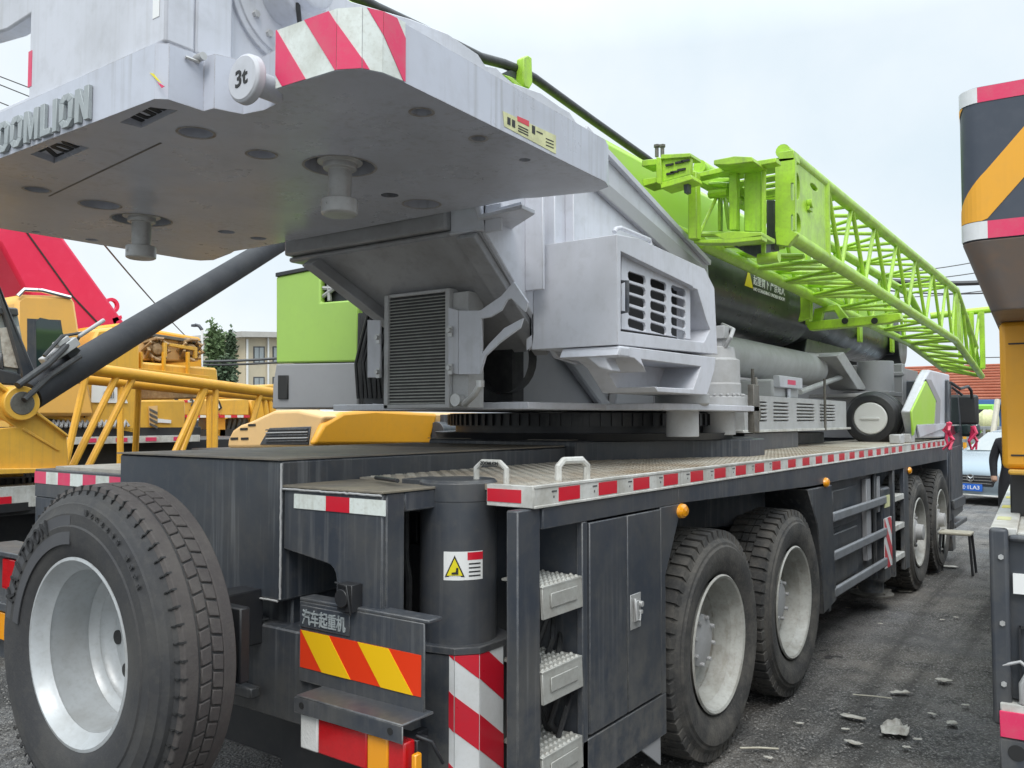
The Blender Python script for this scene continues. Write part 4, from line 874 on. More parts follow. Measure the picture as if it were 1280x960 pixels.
# reel
p=at(1088,523,Y=9.3); b=MB(); b.lathe([(0,.165),(-.01,.18),(.0,.24),(.05,.275),(.10,.27),(.12,.25),(.16,.285),(.22,.285),(.26,.26),(.30,.28),(.36,.28),(.4,.2),(.4,.001)],(p.x,9.3,p.z),'Y',48); RL=obj('intake_drum',b,'black',T,.004)
b=MB(); b.lathe([(-.01,.001),(-.012,.155),(.0,.165),(.01,.165)],(p.x,9.3,p.z),'Y',40); b.box(p.x-.09,p.x+.09,9.275,9.29,p.z-.012,p.z+.012,None); obj('drum_cover',b,'clear',RL,.002)
b=MB(); b.lathe([(2.0,.20),(2.36,.20),(2.36,.001)],(-2.33,10.6,0),'Z',32); b.box(-2.6,-2.1,10.2,10.9,1.95,2.0); obj('boom_rest_column',b,'grayd',T,.004)
b=MB(); b.box(-2.9,-2.2,9.9,10.9,1.93,1.97); px(b,[(1046,445),(1055,440),(1085,488),(1072,486)],.3,X=-2.4); b.tube([at(1000,490,X=-2.5),at(1060,468,X=-2.5)],.03,8); obj('boom_rest_bracket',b,'dirtcone',T,.006)
b=MB(); b.box(-4.2,-2.1,10.95,11.1,1.45,2.35); b.box(-2.13,-2.1,11.1,11.9,1.5,2.3); b.box(-4.2,-2.08,10.93,10.949,2.2,2.25); b.box(-2.5,-2.2,10.925,10.949,1.85,2.12); obj('cab_back_wall',b,'grayd',T,.01)
FC=part('fender_cover',T,(0,0,0)); FC.location=-T.location; fx=-1.68
b=MB(); px(b,[(1146,548),(1139,514),(1158,470),(1163,462),(1187,468),(1187,547)],.10,X=fx); obj('cover_shell',b,'gray',FC,.02,local=True,seg=2)
b=MB(); px(b,[(1142,545),(1140,514),(1158,476),(1170,500),(1168,530),(1146,531)],.02,X=fx+.015); obj('lime_panel',b,'limeb',FC,.006,local=True)
b=MB(); px(b,[(1158,474),(1164,474),(1176,500),(1175,530),(1170,530),(1171,502)],.02,X=fx+.02); obj('gray_bevel',b,'grayd',FC,.004,local=True)
b=MB(); px(b,[(1147,531),(1187,529),(1187,533),(1150,547)],.02,X=fx+.025); obj('lower_lip',b,'gray',FC,.004,local=True)
# road cab edge
CA=part('driving_cab',T,(0,0,0)); CA.location=-T.location
b=MB(); px(b,[(1187,474),(1198,490),(1203,540),(1204,640),(1186,655)],2.6,X=XR+.0); obj('cab_body',b,'slate',CA,.02,local=True)
b=MB(); px(b,[(1189,480),(1197,495),(1200,540),(1189,545)],.01,X=XR+.006); obj('cab_window',b,'darkglass',CA,.002,local=True)
b=MB(); px(b,[(1189,560),(1201,556),(1201,620),(1189,628)],.01,X=XR+.008); obj('cab_door',b,'slate2',CA,.004,local=True)
MR=part('wing_mirror',T,(0,0,0)); MR.location=-T.location
b=MB(); b.tube([at(1188,478,X=-1.58),at(1200,486,X=-1.5),at(1210,483,X=-1.48),at(1214,488,X=-1.47),at(1215,498,X=-1.47)],.018,8); b.tube([at(1190,484,X=-1.6),at(1203,494,X=-1.5)],.015,8); obj('mirror_arm',b,'black',MR,0,local=True)
b=MB(); q=at(1210,510,Y=12.2); b.box(q.x-.14,q.x+.12,12.15,12.25,q.z-.22,q.z+.17); obj('main_mirror',b,'black',MR,.04,local=True,seg=3)
b=MB(); q=at(1213,538,Y=12.2); b.box(q.x-.12,q.x+.11,12.15,12.25,q.z-.08,q.z+.09); obj('lower_mirror',b,'darkglass',MR,.04,local=True,seg=3)
for (x,y) in ((1188,540),(1217,543)):
    b=MB(); q=at(x,y,X=-1.5); rb_=random.Random(x)
    for k in range(4):
        P=[q+Vector((rb_.gauss(0,.008),rb_.gauss(0,.012),.10)),q+Vector((rb_.gauss(0,.03),rb_.gauss(0,.03),.02)),q+Vector((rb_.gauss(0,.035),rb_.gauss(0,.03),-.08)),q+Vector((rb_.gauss(0,.05),rb_.gauss(0,.04),-.19))]
        b.tube(P,.022,5,r2=.012)
    obj('red_ribbon',b,'pink',MR,0,local=True)
# ============================================================ LATTICE JIB
JB=part('lattice_jib',T,(0,0,0)); JB.location=-T.location
xr,xl=-1.73,-2.30
def zu(y): return 3.41 if y<7 else 3.41-.02*(y-7)/5
def zl(y): return 2.885-.17*(y-5.4)/7
def top(y,x=xr): return Vector((x,y,zu(y)))
def bot(y,x=xr): return Vector((x,y,zl(y)))
def tubes(name,lst,r,par=JB,n=8):
    for p,q in lst:
        b=MB(); b.tube([p,q],r,n); obj(name,b,'lime',par,0,local=True)
for x in (xr,xl):
    tubes('main_chord',[(top(5.42,x),top(12.5,x))],.046,n=14); tubes('main_chord',[(bot(5.42,x),bot(12.4,x))],.046,n=14)
N=[6.45,7.15,7.95,8.85,9.8,10.8,11.75,12.45]
b=MB()
lst=[]
for x in (xr,xl):
    for i in range(len(N)-1):
        m_=(N[i]+N[i+1])/2
        lst+= [(top(N[i],x),bot(m_,x)),(bot(m_,x),top(N[i+1],x))]
for zz in (top,bot):
    for i in range(len(N)-1):
        m_=(N[i]+N[i+1])/2
        lst+=[(zz(N[i],xr),zz(N[i],xl)),(zz(N[i],xl),zz(m_,xr)),(zz(m_,xr),zz(N[i+1],xl))]
tubes('brace',lst,.0175)
# nose section that drops at the far end
tip=Vector((xr,14.9,2.35)); tipl=Vector((xl+.1,14.6,2.45)); 
tu=Vector((-1.72,14.4,3.30))
tubes('nose_chord',[(top(12.5),Vector((xr,14.3,2.75))),(bot(12.4),tip),(bot(12.4,xl),tipl),(top(12.5,xl),Vector((xl+.05,14.2,2.8)))],.045,n=12)
tubes('nose_tube',[(Vector((-2.35,14.4,3.28)),Vector((-1.55,14.6,3.34)))],.05,n=12)
lst=[]
for k in range(6):
    f=k/5; a=bot(12.4).lerp(tip,f); c=bot(12.4,xl).lerp(tipl,f); lst.append((a,c))
    if k<5: lst.append((c,bot(12.4).lerp(tip,(k+1)/5)))
for f in (0,.33,.66,1): lst.append((top(12.5).lerp(Vector((xr,14.3,2.75)),f),bot(12.4).lerp(tip,min(1,f+.1))))
lst+=[(Vector((-1.7,14.55,3.3)),Vector((xr,14.1,2.6))),(Vector((-1.9,14.5,3.3)),top(12.5)),(Vector((-1.68,14.6,3.32)),Vector((-1.69,14.75,2.45)))]
tubes('brace',lst,.024)
b=MB()
for x_ in (-1.66,-1.80,-1.95): b.box(x_-.035,x_+.035,14.45,14.5,2.45,3.30)
obj('nose_plate',b,'lime',JB,.004,local=True)
for k in range(4): 
    b=MB(); b.box(xr-.02,xr+.02,12.42+.0+k*.1,12.47+k*.1,zl(12.4),zu(12.5)-.05*k); obj('end_plate',b,'lime',JB,.002,local=True)
# solid root plates
b=MB(); b.prism([(xr+.03,5.45,2.86),(xr+.03,5.45,3.40),(xr+.03,6.3,3.40),(xr+.03,6.3,2.86)],(-.04,0,0))
cut=MB()
for y_,z_,w_,h_ in ((5.62,3.22,.06,.09),(5.62,2.97,.07,.07),(6.0,3.3,.09,.02)): cut.prism([(0,y_+w_*math.cos(t),z_+h_*math.sin(t)) for t in [2*PI*k/14 for k in range(14)]],(-2.5,0,0))
b=boolean(b,cut); RP=obj('root_side_plate',b,'lime',JB,.004,local=True)
b=MB(); b.cyl((xr+.03,5.85,3.15),.03,0,.035,'X',16); b.box(xr+.03,xr+.05,5.82,5.9,3.10,3.13); obj('root_pin',b,'lime',RP,.003,local=True)
b=MB(); b.tube([top(6.33),bot(6.33)],.05,12); obj('root_post',b,'lime',JB,0,local=True)
b=MB(); b.box(xl,xr,5.46,6.3,3.37,3.385); cut=MB()
for y_ in (5.75,5.95,6.1): cut.box(xl+.1,xr-.08,y_,y_+.07,3.3,3.5)
b=boolean(b,cut); obj('root_top_plate',b,'lime',JB,.002,local=True)
JY=5.40
def panel(name,pts,th=.03,slots=(),Y=JY,m='lime',bev=.004):
    b=MB(); px(b,pts,th,Y=Y)
    if slots:
        cut=MB()
        for (a_,b_,c_,d_) in slots: px(cut,[(a_,b_+1),(a_+1,b_),(c_-1,b_),(c_,b_+1),(c_,d_-1),(c_-1,d_),(a_+1,d_),(a_,d_-1)],.5,Y=Y-.2)
        b=boolean(b,cut)
    return obj(name,b,m,JB,bev,local=True)
panel('root_end_plate',[(969,199),(994,197),(994,288),(969,290)],.03,((976,219,980,242),(976,260,979,281)))
panel('root_cap',[(973,190),(992,187),(993,200),(973,203)],.12)
panel('root_flange',[(969,290),(985,285),(997,292),(985,308),(970,306)],.05)
panel('clevis_plate',[(930,200),(952,202),(952,290),(930,289)],.03,((943,225,947,242),(942,262,947,282)),Y=5.25)
panel('clevis_edge',[(952,202),(956,208),(956,322),(951,322)],.03,Y=5.22)
panel('post',[(911,210),(921,210),(921,287),(911,288)],.06,Y=5.2)
panel('post',[(860,214),(870,214),(871,298),(860,299)],.07,Y=4.95)
panel('thin_post',[(897,247),(901,247),(901,288),(897,288)],.04,Y=5.3); panel('thin_post',[(903,247),(907,247),(913,286),(909,287)],.04,Y=5.3)
for pts,Y in (([(867,217),(913,206),(970,197),(970,203),(915,213),(867,223)],5.15),([(867,300),(915,298),(952,293),(952,300),(915,304),(867,304)],5.0)):
    panel('cross_rail',pts,.10,Y=Y)
panel('head_plate',[(892,200),(918,195),(940,196),(942,202),(910,206),(892,206)],.25,Y=5.0); panel('head_plate',[(891,293),(912,289),(952,290),(952,296),(905,300)],.25,Y=5.0)
panel('cross_rail',[(867,222),(885,232),(912,226),(912,222),(890,222)],.06,Y=5.3,m='limeb')
panel('clevis_block',[(915,296),(951,297),(951,322),(932,316),(912,305)],.2,Y=5.25,m='slate2')
panel('dark_gap_plate',[(958,250),(968,250),(968,312),(958,312)],.1,Y=5.6,m='slate')
b=MB(); b.tube([at(948,324,Y=5.25),at(974,321,Y=5.25)],.035,12); obj('lower_pin_tube',b,'lime',JB,0,local=True)
b=MB(); b.tube([at(872,297,Y=5.1),at(896,246,Y=5.3)],.012,6); b.tube([at(888,230,Y=5.3),at(911,232,Y=5.25)],.02,8); b.tube([at(888,243,Y=5.3),at(911,240,Y=5.25)],.03,8); obj('link_rod',b,'lime',JB,0,local=True)
# second stowed section behind: inner lattice between boom and outer section
lst=[]; x2=-2.36
for k in range(8):
    y=5.3+k*.45; lst+=[(Vector((x2,y,2.93)),Vector((-1.9,y+.2,2.90)))]
    lst+=[(Vector((-1.9,y+.2,2.90)),Vector((x2,y+.45,2.93)))]
tubes('inner_brace',lst,.02)
tubes('inner_chord',[(Vector((x2,5.0,2.93)),Vector((x2,9.4,2.90))),(Vector((-2.32,5.2,3.33)),Vector((-2.32,7.6,3.33)))],.04,n=10)
# bracket box on the boom side
BK=part('jib_bracket',T,(0,0,0)); BK.location=-T.location
def pk(name,pts,th,Y,m='lime'):
    b=MB(); px(b,pts,th,Y=Y); return obj(name,b,m,BK,.004,local=True)
pk('mount_plate',[(825,197),(862,193),(864,196),(864,218),(827,228)],.03,4.72)
pk('mount_flange',[(820,196),(826,197),(828,232),(820,228)],.05,4.70)
pk('mount_flange',[(826,193),(863,191),(864,196),(826,199)],.15,4.70); pk('mount_flange',[(825,228),(864,218),(866,224),(826,236)],.15,4.70)
pk('hinge_arm',[(802,200),(822,198),(822,206),(802,208)],.15,4.72); pk('hinge_arm',[(802,224),(822,221),(822,228),(804,233)],.15,4.72)
pk('tube_stub',[(853,220),(860,220),(860,240),(855,242)],.05,4.75,'slate2')
for k,(x,y) in enumerate(((837,206),(849,203),(838,217),(852,212),(843,215),(857,201))):
    b=MB(); p=at(x,y,Y=4.715); b.box(p.x-.025,p.x+.025,4.708,4.72,p.z-.006,p.z+.006); obj('slot_mark',b,'ink',BK,0,local=True)
for x in (821,828):
    b=MB(); p=at(x,190,Y=4.75); b.cyl((p.x,4.75,p.z),.012,-.03,.03,'Z',10); b.cyl((p.x,4.75,p.z),.02,.03,.045,'Z',6); obj('mount_bolt',b,'rack',BK,0,local=True)
# transverse support beam under the jib, and clamp on the boom
b=MB(); px(b,[(1008,408),(1010,402),(1125,391),(1126,399),(1108,404),(1012,413)],.12,Y=8.35); b2=obj('support_beam',b,'lime',BK,.006,local=True,seg=2)
b=MB()
for x in (1056,1093): p=at(x,401,Y=8.34); b.cyl((p.x,8.34,p.z),.03,0,.004,'Y',14)
obj('beam_hole',b,'ink',b2,0,local=True)
b=MB(); px(b,[(1015,402),(1018,386),(1046,380),(1060,398),(1050,400),(1043,388),(1028,390),(1026,401)],.08,Y=8.4); obj('support_gusset',b,'lime',BK,.004,local=True)
b=MB(); px(b,[(1000,358),(1014,362),(1013,398),(997,402),(1000,390)],.06,Y=8.2); obj('boom_clamp',b,'lime',BK,.006,local=True)

# ============================================================ NEIGHBOURS, LEFT
def TH(name,label,cat,loc,group=None,rz=0): return thing(name,label,cat,loc,group,rz)
def W(name,b,m,par,bev=.006,**k): return obj(name,b,m,par,bev,**k)
# crane A: orange-yellow slewing frame, black lift cylinder
A=TH('yellow_crane','yellow crane with black diagonal lift cylinder, partly hidden by the spare wheel','crane',(-7.6,3,0))
b=MB(); px(b,[(-90,405),(0,480),(84,544),(86,590),(-90,596)],.04,X=-6.5)
cut=MB(); px(cut,[(-90,470),(0,515),(28,534),(0,536),(-90,537)],.3,X=-6.4); b=boolean(b,cut); fr=W('slewing_frame',b,'yel',A)
b=MB(); px(b,[(-90,400),(0,478),(85,543),(86,547),(0,484),(-90,408)],.08,X=-6.47); px(b,[(-90,587),(86,585),(98,585),(98,589),(-90,597)],.4,X=-6.44); px(b,[(30,534),(75,562),(73,564),(28,537)],.03,X=-6.49); W('frame_flange',b,'yel',fr,.004)
b=MB(); b.box(-9,-6.75,2,3.1,1.25,1.6); W('inner_frame',b,'yel',A)
b=MB(); b.lathe([(1.08,.75),(1.25,.75)],(-7.4,2.75,0),'Z',60); b.lathe([(1.02,.95),(1.08,.95),(1.08,.001)],(-7.4,2.75,0),'Z',48)
for k in range(70):
    t=2*PI*k/70; m=Matrix.Translation((-7.4,2.75,0))@Matrix.Rotation(t,4,'Z'); b.box(.74,.765,-.014,.014,1.09,1.24,m)
W('slewing_ring',b,'black',A,0)
b=MB(); b.box(-9.2,-6.5,.2,9,.99,1.06); b.box(-9.0,-6.7,.2,9,.35,.99); W('chassis',b,'black',A)
b=MB(); b.box(-6.52,-6.49,.2,9,1.04,1.20); b.box(-6.75,-6.52,.2,9,1.17,1.20); W('deck_edge',b,'plate',A)
for y in (.8,1.3,1.8,2.3,2.75,3.5,4.0): b=MB(); b.box(-6.489,-6.486,y,y+.15,1.07,1.13); W('red_reflector',b,'red',A,0)
for y in (1.2,3.6,7.5):
    b=MB(); b.lathe(tyre_prof(.5,.28,.3),(-6.9,y,.5),'X',40,closed=True); b.lathe([(.1,.3),(.08,.25),(.0,.22),(0,.001)],(-6.9,y,.5),'X',30); W('wheel',b,'rubber',A,0)
P0=at(40,492,X=-6.6); P1=at(336,311,X=-8.05); d=(P1-P0).normalized(); P2=P1+d*1.6; P00=P0-d*.05
b=MB(); b.tube([P00,P2],.118,28); cy_=W('lift_cylinder',b,mat('dull_black_cylinder',(.020,.021,.026),.58,spec=.3,dirt=(.05,.05,.05),amt=.5,scale=2),A,.004)
b=MB(); b.tube([P00-Vector((0,.0,0))-d*.12+Vector((.10,0,0)),P00-d*.12+Vector((-.3,0,0))],.125,28); W('cylinder_foot',b,'yel',cy_,.006); b=MB(); q=P00-d*.12+Vector((.101,0,0)); b.cyl(q,.085,-.02,.003,'X',24); W('foot_pin',b,'rack',cy_,.004)
b=MB(); b.tube([at(22,482,X=-6.4),at(60,455,X=-6.5),at(85,430,X=-6.6)],.026,10); b.tube([at(30,500,X=-6.4),at(62,470,X=-6.5),at(100,445,X=-6.6)],.022,8); b.tube([at(55,445,X=-6.55),at(78,420,X=-6.6),at(102,416,X=-6.7),at(96,426,X=-6.7)],.014,6); W('hydraulic_pipe',b,'hose',cy_,0)
b=MB(); q=at(78,436,X=-6.62); m=Matrix.Translation(q)@Matrix.Rotation(math.radians(38),4,'X'); b.box(-.05,.05,-.18,.12,-.04,.03,m); b.box(-.04,.04,-.03,.08,.03,.07,m); b.tube([q+Vector((.05,.1,.1)),q+Vector((.05,.3,.25))],.018,6); W('valve_block',b,'dirtcone',cy_,.006)
b=MB(); px(b,[(80,440),(92,430),(102,438),(90,450)],.15,X=-6.62); W('valve_body',b,'black',cy_,.006)
# its operator cab: black frame and glass
CBN=part('cab',A,(0,0,0)); CBN.location=-A.location
b=MB(); px(b,[(-60,230),(-52,230),(45,465),(46,480),(28,480),(26,462),(6,392),(-16,320),(-60,240)],.10,X=-6.9); px(b,[(-60,386),(0,383),(23,385),(24,395),(0,393),(-60,398)],.10,X=-6.92); px(b,[(-60,455),(0,461),(34,470),(36,482),(0,480),(-60,478)],.12,X=-6.91); px(b,[(0,440),(4,440),(6,462),(0,462)],.1,X=-6.93); W('cab_frame',b,'slate',CBN,.01)
b=MB(); px(b,[(-60,396),(22,394),(36,470),(-60,460)],.01,X=-6.96); W('cab_glass',b,'glass',CBN,0)
b=MB(); px(b,[(0,410),(24,408),(33,462),(5,458)],.01,X=-6.935); W('seat_back_panel',b,'paper',CBN,.002)
# crane B: yellow truck crane with cab and winches
Bc=TH('yellow_truck_crane','yellow crane with square cab, winches and a white poster','crane',(-12,7,0),'yellow cranes parked beyond the green cab')
XB=-10.2
def pb(name,pts,th,X,m,bev=.01,par=Bc): b=MB(); px(b,pts,th,X=X); return W(name,b,m,par,bev)
cab=pb('cab_body',[(20,375),(30,368),(88,370),(94,374),(106,452),(120,520),(20,520)],1.3,XB,'yelc',.04)
pb('cab_window',[(45,402),(50,397),(74,402),(80,420),(84,458),(46,470)],.01,XB+.006,'darkglass',.0,cab); pb('window_rubber',[(34,398),(76,400),(85,460),(50,474),(34,474)],.01,XB+.003,'slate2',.0,cab)
b=MB(); b.tube([at(22,370,X=XB),at(30,362,X=XB),at(52,363,X=XB),at(88,372,X=XB)],.025,6); W('roof_rail',b,'chrome',cab,0)
pb('lower_body',[(60,470),(108,440),(122,412),(140,410),(175,425),(175,520),(174,545),(60,522)],1.6,XB-.1,'yel',.03)
pb('door_line',[(105,478),(106.5,478),(106.5,522),(105,522)],.01,XB-.09,'ink',0)
po=pb('poster',[(115,480),(150,481),(160,504),(114,503)],.01,XB-.08,'label',0)
b=MB(); a=at(130,492,X=XB-.07); c=at(142,498,X=XB-.07); text_fit(b,'021011',(XB-.068,a.y,c.z),(0,1,0),(0,0,1),c.y-a.y,.09,.004); W('poster_lettering',b,'slate2',po,0)
pb('service_label',[(68,488),(77,487),(77,503),(66,503)],.01,XB-.08,'label',0)
for (x,y) in ((88,497),(93,499)): pb('lock_plate',[(x,y),(x+3,y),(x+3,y+6),(x,y+6)],.01,XB-.08,'ink',0)
pb('winch_housing',[(118,412),(140,409),(248,428),(249,452),(176,450),(122,440)],1.2,XB-.5,'yelp',.02)
pb('top_rail',[(180,415),(252,426),(252,430),(180,419)],.08,XB-.42,'rack',.004)
for (x,y,r) in ((189,437,.15),(232,438,.15)):
    b=MB(); p=at(x,y,X=XB-.55); b.lathe([(-.1,r*.8),(.05,r),(.10,r*.6),(.16,r*.5),(.18,.001)],p,'X',28)
    for k in range(9): t=k*.7; b.tube([p+Vector((.1,r*.8*math.cos(t),r*.8*math.sin(t))),p+Vector((.2,r*math.cos(t+.5),r*math.sin(t+.5))),p+Vector((.05,r*1.1*math.cos(t+1.2),r*1.1*math.sin(t+1.2)))],.025,5)
    W('winch',b,'winch',Bc,.004)
pb('winch_frame',[(205,428),(247,434),(247,448),(243,448),(243,438),(209,432),(209,446),(205,446)],.06,XB-.35,'yel',.004)
pb('counterweight',[(176,452),(272,460),(274,480),(262,484),(176,476)],.9,XB-.3,'yel',.03); pb('lower_counterweight',[(176,478),(262,484),(255,498),(176,500)],.8,XB-.35,'winch',.02)
pb('body_panel',[(174,500),(232,500),(232,536),(174,536)],.5,XB-.1,'yel',.02); sp_=pb('striped_plate',[(186,508),(197,507),(197,530),(187,532)],.01,XB-.08,'yelp',0)
for k in range(4): pb('dark_band',[(187,510+k*6),(197,515+k*6),(197,518+k*6),(187,513+k*6)],.005,XB-.07,'rack',0,sp_)
pb('engine_parts',[(62,522),(150,524),(150,534),(62,532)],.2,XB-.2,'rack',.01)
b=MB()
for k in range(16):
    x=64+k*6; b.tube([at(x,534,X=XB-.05),at(x+3,526,X=XB-.1),at(x+7,533,X=XB-.05)],.02,5)
W('pipe_cluster',b,'dirtcone',Bc,0)
b=MB(); b.box(-13,XB-.1,4.3,7.05,1.45,1.58); b.box(-12.8,XB-.3,3.5,9,.4,1.40); W('chassis',b,'black',Bc)
b=MB(); b.box(XB-.1,XB-.05,3.5,7.0,1.38,1.47); W('deck_edge',b,'plate',Bc,.003)
y=4.2
while y<6.9: b=MB(); b.box(XB-.05,XB-.045,y,y+.15,1.40,1.45); W('red_reflector',b,'pink',Bc,0); y+=.4
b=MB()
for y in (5,6.2): b.lathe([(-.12,.5),(-.1,.52),(.1,.52),(.12,.5)],(XB-.5,y,.52),'X',30)
W('wheel',b,'rubber',Bc,0)
pb('upper_deck_body',[(122,408),(150,404),(252,422),(254,470),(176,470),(122,452)],.6,XB-1.2,'yelo',.03)
pb('side_rail',[(140,456),(262,470),(262,474),(140,460)],.08,XB-.2,'yelj',.004)
for x in (150,176,205,235): pb('rail_post',[(x,440),(x+2.5,440),(x+2.5,470),(x,470)],.06,XB-.22,'yelj',.003)
pb('tool_locker',[(186,532),(206,532),(206,545),(186,545)],.3,XB-.15,'yel',.01); pb('number_label',[(196,523),(214,525),(214,529),(196,528)],.01,XB-.08,'label',0)
# crane C: red boom
Cc=TH('red_boom_crane','crane with raised crimson boom rising behind the yellow square cab','crane',(-13,6,0))
b=MB(); px(b,[(-150,70),(-45,120),(78,294),(158,405),(148,418),(106,445),(30,362),(0,306),(-150,170)],1.0,X=-12.5); bo=W('boom',b,'crim',Cc,.05,seg=2)
b=MB(); px(b,[(-40,180),(36,292),(92,370),(126,406),(125,408),(91,372),(35,294),(-42,182)],.005,X=-12.49); W('boom_seam',b,'ink',bo,0)
b=MB(); p=at(139,382,X=-12.6); b.lathe([(-.03,.07),(.03,.07),(.03,.12),(-.03,.12)],p,'X',20,closed=True); px(b,[(128,387),(136,381),(142,392),(136,398)],.1,X=-12.55); px(b,[(140,398),(152,394),(153,398),(146,402),(143,408)],.1,X=-12.5); W('boom_lug',b,'crim',bo,.003)
b=MB(); b.box(-13.6,-12.4,5.5,8,1.2,2.7); b.box(-14,-12,3,10,.5,1.2); W('chassis',b,'yel',Cc,.03)
for y in (4,5.5,8.5):
    b=MB(); b.lathe([(-.12,.45),(-.1,.5),(.1,.5),(.12,.45),(.1,.001)],(-12.3,y,.5),'X',30); W('wheel',b,'rubber',Cc,0)
# crane D: yellow counterweight with numbers
D=TH('distant_yellow_crane','distant yellow crane whose counterweight reads 38 between red and white tape','crane',(-14.5,9.5,0),'yellow cranes parked beyond the green cab')
XD=-13.5
cw=pb('counterweight',[(208,500),(312,498),(312,520),(210,520)],1.0,XD,'yel',.03,D)
pb('upper_body',[(262,488),(345,480),(345,498),(262,500)],.8,XD-.2,'yel',.03,D); pb('front_body',[(312,500),(345,492),(345,540),(318,535)],.8,XD-.1,'yelj',.03,D)
for k in range(13):
    x=211+k*7.8; pb('tape',[(x,519),(x+7.6,519),(x+7.6,522),(x,522)],.02,XD+.01,('red','white')[k%2],0,cw)
for k in range(4): x=211+k*8; pb('tape',[(x,500),(x+7.6,500),(x+7.6,503),(x,503)],.02,XD+.01,('red','white')[k%2],0,cw)
b=MB(); a=at(218,512,X=XD+.02); c=at(249,516,X=XD+.02); text_fit(b,'R   38',(XD+.02,a.y,at(230,515,X=XD).z),(0,1,0),(0,0,1),c.y-a.y,.24,.004); W('number_lettering',b,'slate',cw,0)
pb('emblem_board',[(266,502),(274,500),(278,510),(270,516)],.03,XD+.02,'ink',0,cw); pb('emblem_patch',[(268,504),(273,503),(275,510),(270,511)],.03,XD+.05,'label',0,cw)
pb('lamp_board',[(265,513),(272,513),(276,520),(266,520)],.03,XD+.03,'redl',0,cw)
b=MB(); b.box(-15.5,XD-.1,7.2,13,.5,1.5); W('chassis',b,'black',D); pb('support_leg',[(268,522),(282,522),(282,548),(268,548)],.5,XD-.1,'yelj',.01,D); pb('support_leg',[(238,522),(244,522),(244,545),(238,545)],.3,XD-.2,'yel',.01,D)
b=MB()
for k in range(6): x=286+k*6; b.tube([at(x,524,X=XD-.3),at(x-5,545,X=XD-.3)],.06,6)
W('under_gear',b,'rack',D,0)
for y in (8.5,11):
    b=MB(); b.lathe([(-.12,.45),(-.1,.5),(.1,.5),(.12,.45),(.1,.001)],(-13.8,y,.5),'X',30); W('wheel',b,'rubber',D,0)
# crane E: pale orange hood right behind our truck
E_=TH('orange_hood_crane','pale orange vented engine hood of the crane parked just beyond the truck bed','crane',(-6.4,6,0))
HYr=4.9; xs_=at(405,535,Y=HYr).x
b=MB(); px(b,[(283,560),(285,548),(290,538),(300,531),(312,527),(342,513),(372,512),(405,520),(390,560)],.25,Y=HYr); hd=W('engine_hood',b,'yelp',E_,.03,seg=3)
b=MB(); px(b,[(392,556),(405,530),(430,515),(470,512),(548,517),(545,528),(540,545),(542,556)],.08,X=xs_); W('hood_side',b,'yelo',hd,.03,seg=2)
b=MB(); b.box(at(345,540,Y=HYr).x,xs_-.05,HYr+.2,HYr+2.6,1.4,at(360,513,Y=HYr).z-.01); W('hood_top',b,'yelp',hd,.03)
b=MB(); px(b,[(324,556),(336,535),(388,533),(385,556)],.02,Y=HYr-.012); W('vent_frame',b,'slate2',hd,.006)
for k in range(5):
    b=MB(); px(b,[(332,551-k*3.6),(383,550-k*3.6),(383,551.6-k*3.6),(331,552.6-k*3.6)],.02,Y=HYr-.03); W('vent_louvre',b,'dirtcone' if k%2 else 'slate',hd,.002)
for (x,y) in ((288,547),(301,547),(300,535),(310,530)):
    b=MB(); px(b,[(x,y),(x+9,y-.3),(x+9,y+2.6),(x,y+3)],.01,Y=HYr-.006); W('hood_slot',b,'ink',hd,0)
b=MB(); p=at(545,540,X=-5.4); b.lathe([(0,.001),(0,.10),(.55,.10),(.57,.11),(.62,.11),(.64,.09),(.64,.001)],p,'Y',24); b.tube([p+Vector((0,.15,.09)),p+Vector((0,.15,.17))],.06,12); W('air_filter',b,'slate2',E_,.003)
b=MB(); px(b,[(540,517),(621,517),(621,528),(618,546),(540,550)],.4,X=-5.8); W('yellow_box',b,'yel',E_,.01)
b=MB(); b.box(-7.4,-5.3,4.95,12,.5,1.40); W('chassis',b,'black',E_,.01)
for y in (5.2,6.5,10):
    b=MB(); b.lathe([(-.12,.45),(-.1,.5),(.1,.5),(.12,.45),(.1,.001)],(-5.5,y,.5),'X',30); W('wheel',b,'rubber',E_,0)
F_=TH('far_yellow_crane','yellow crane body and fixed lattice furthest back, just left of the green cab','crane',(-19,16,0),'yellow cranes parked beyond the green cab')
pb('upper_body',[(262,492),(300,486),(346,488),(346,520),(262,520)],1.5,-17,'yelo',.03,F_); pb('chassis',[(255,525),(350,525),(350,545),(255,545)],2,-17.1,'black',.03,F_)
for k in range(5):
    b=MB(); b.tube([at(272+k*14,505,X=-16.9),at(280+k*14,528,X=-16.9)],.06,6); W('strut',b,'yelj',F_,0)
    b=MB(); b.tube([at(280+k*14,528,X=-16.9),at(286+k*14,505,X=-16.9)],.06,6); W('strut',b,'yelj',F_,0)
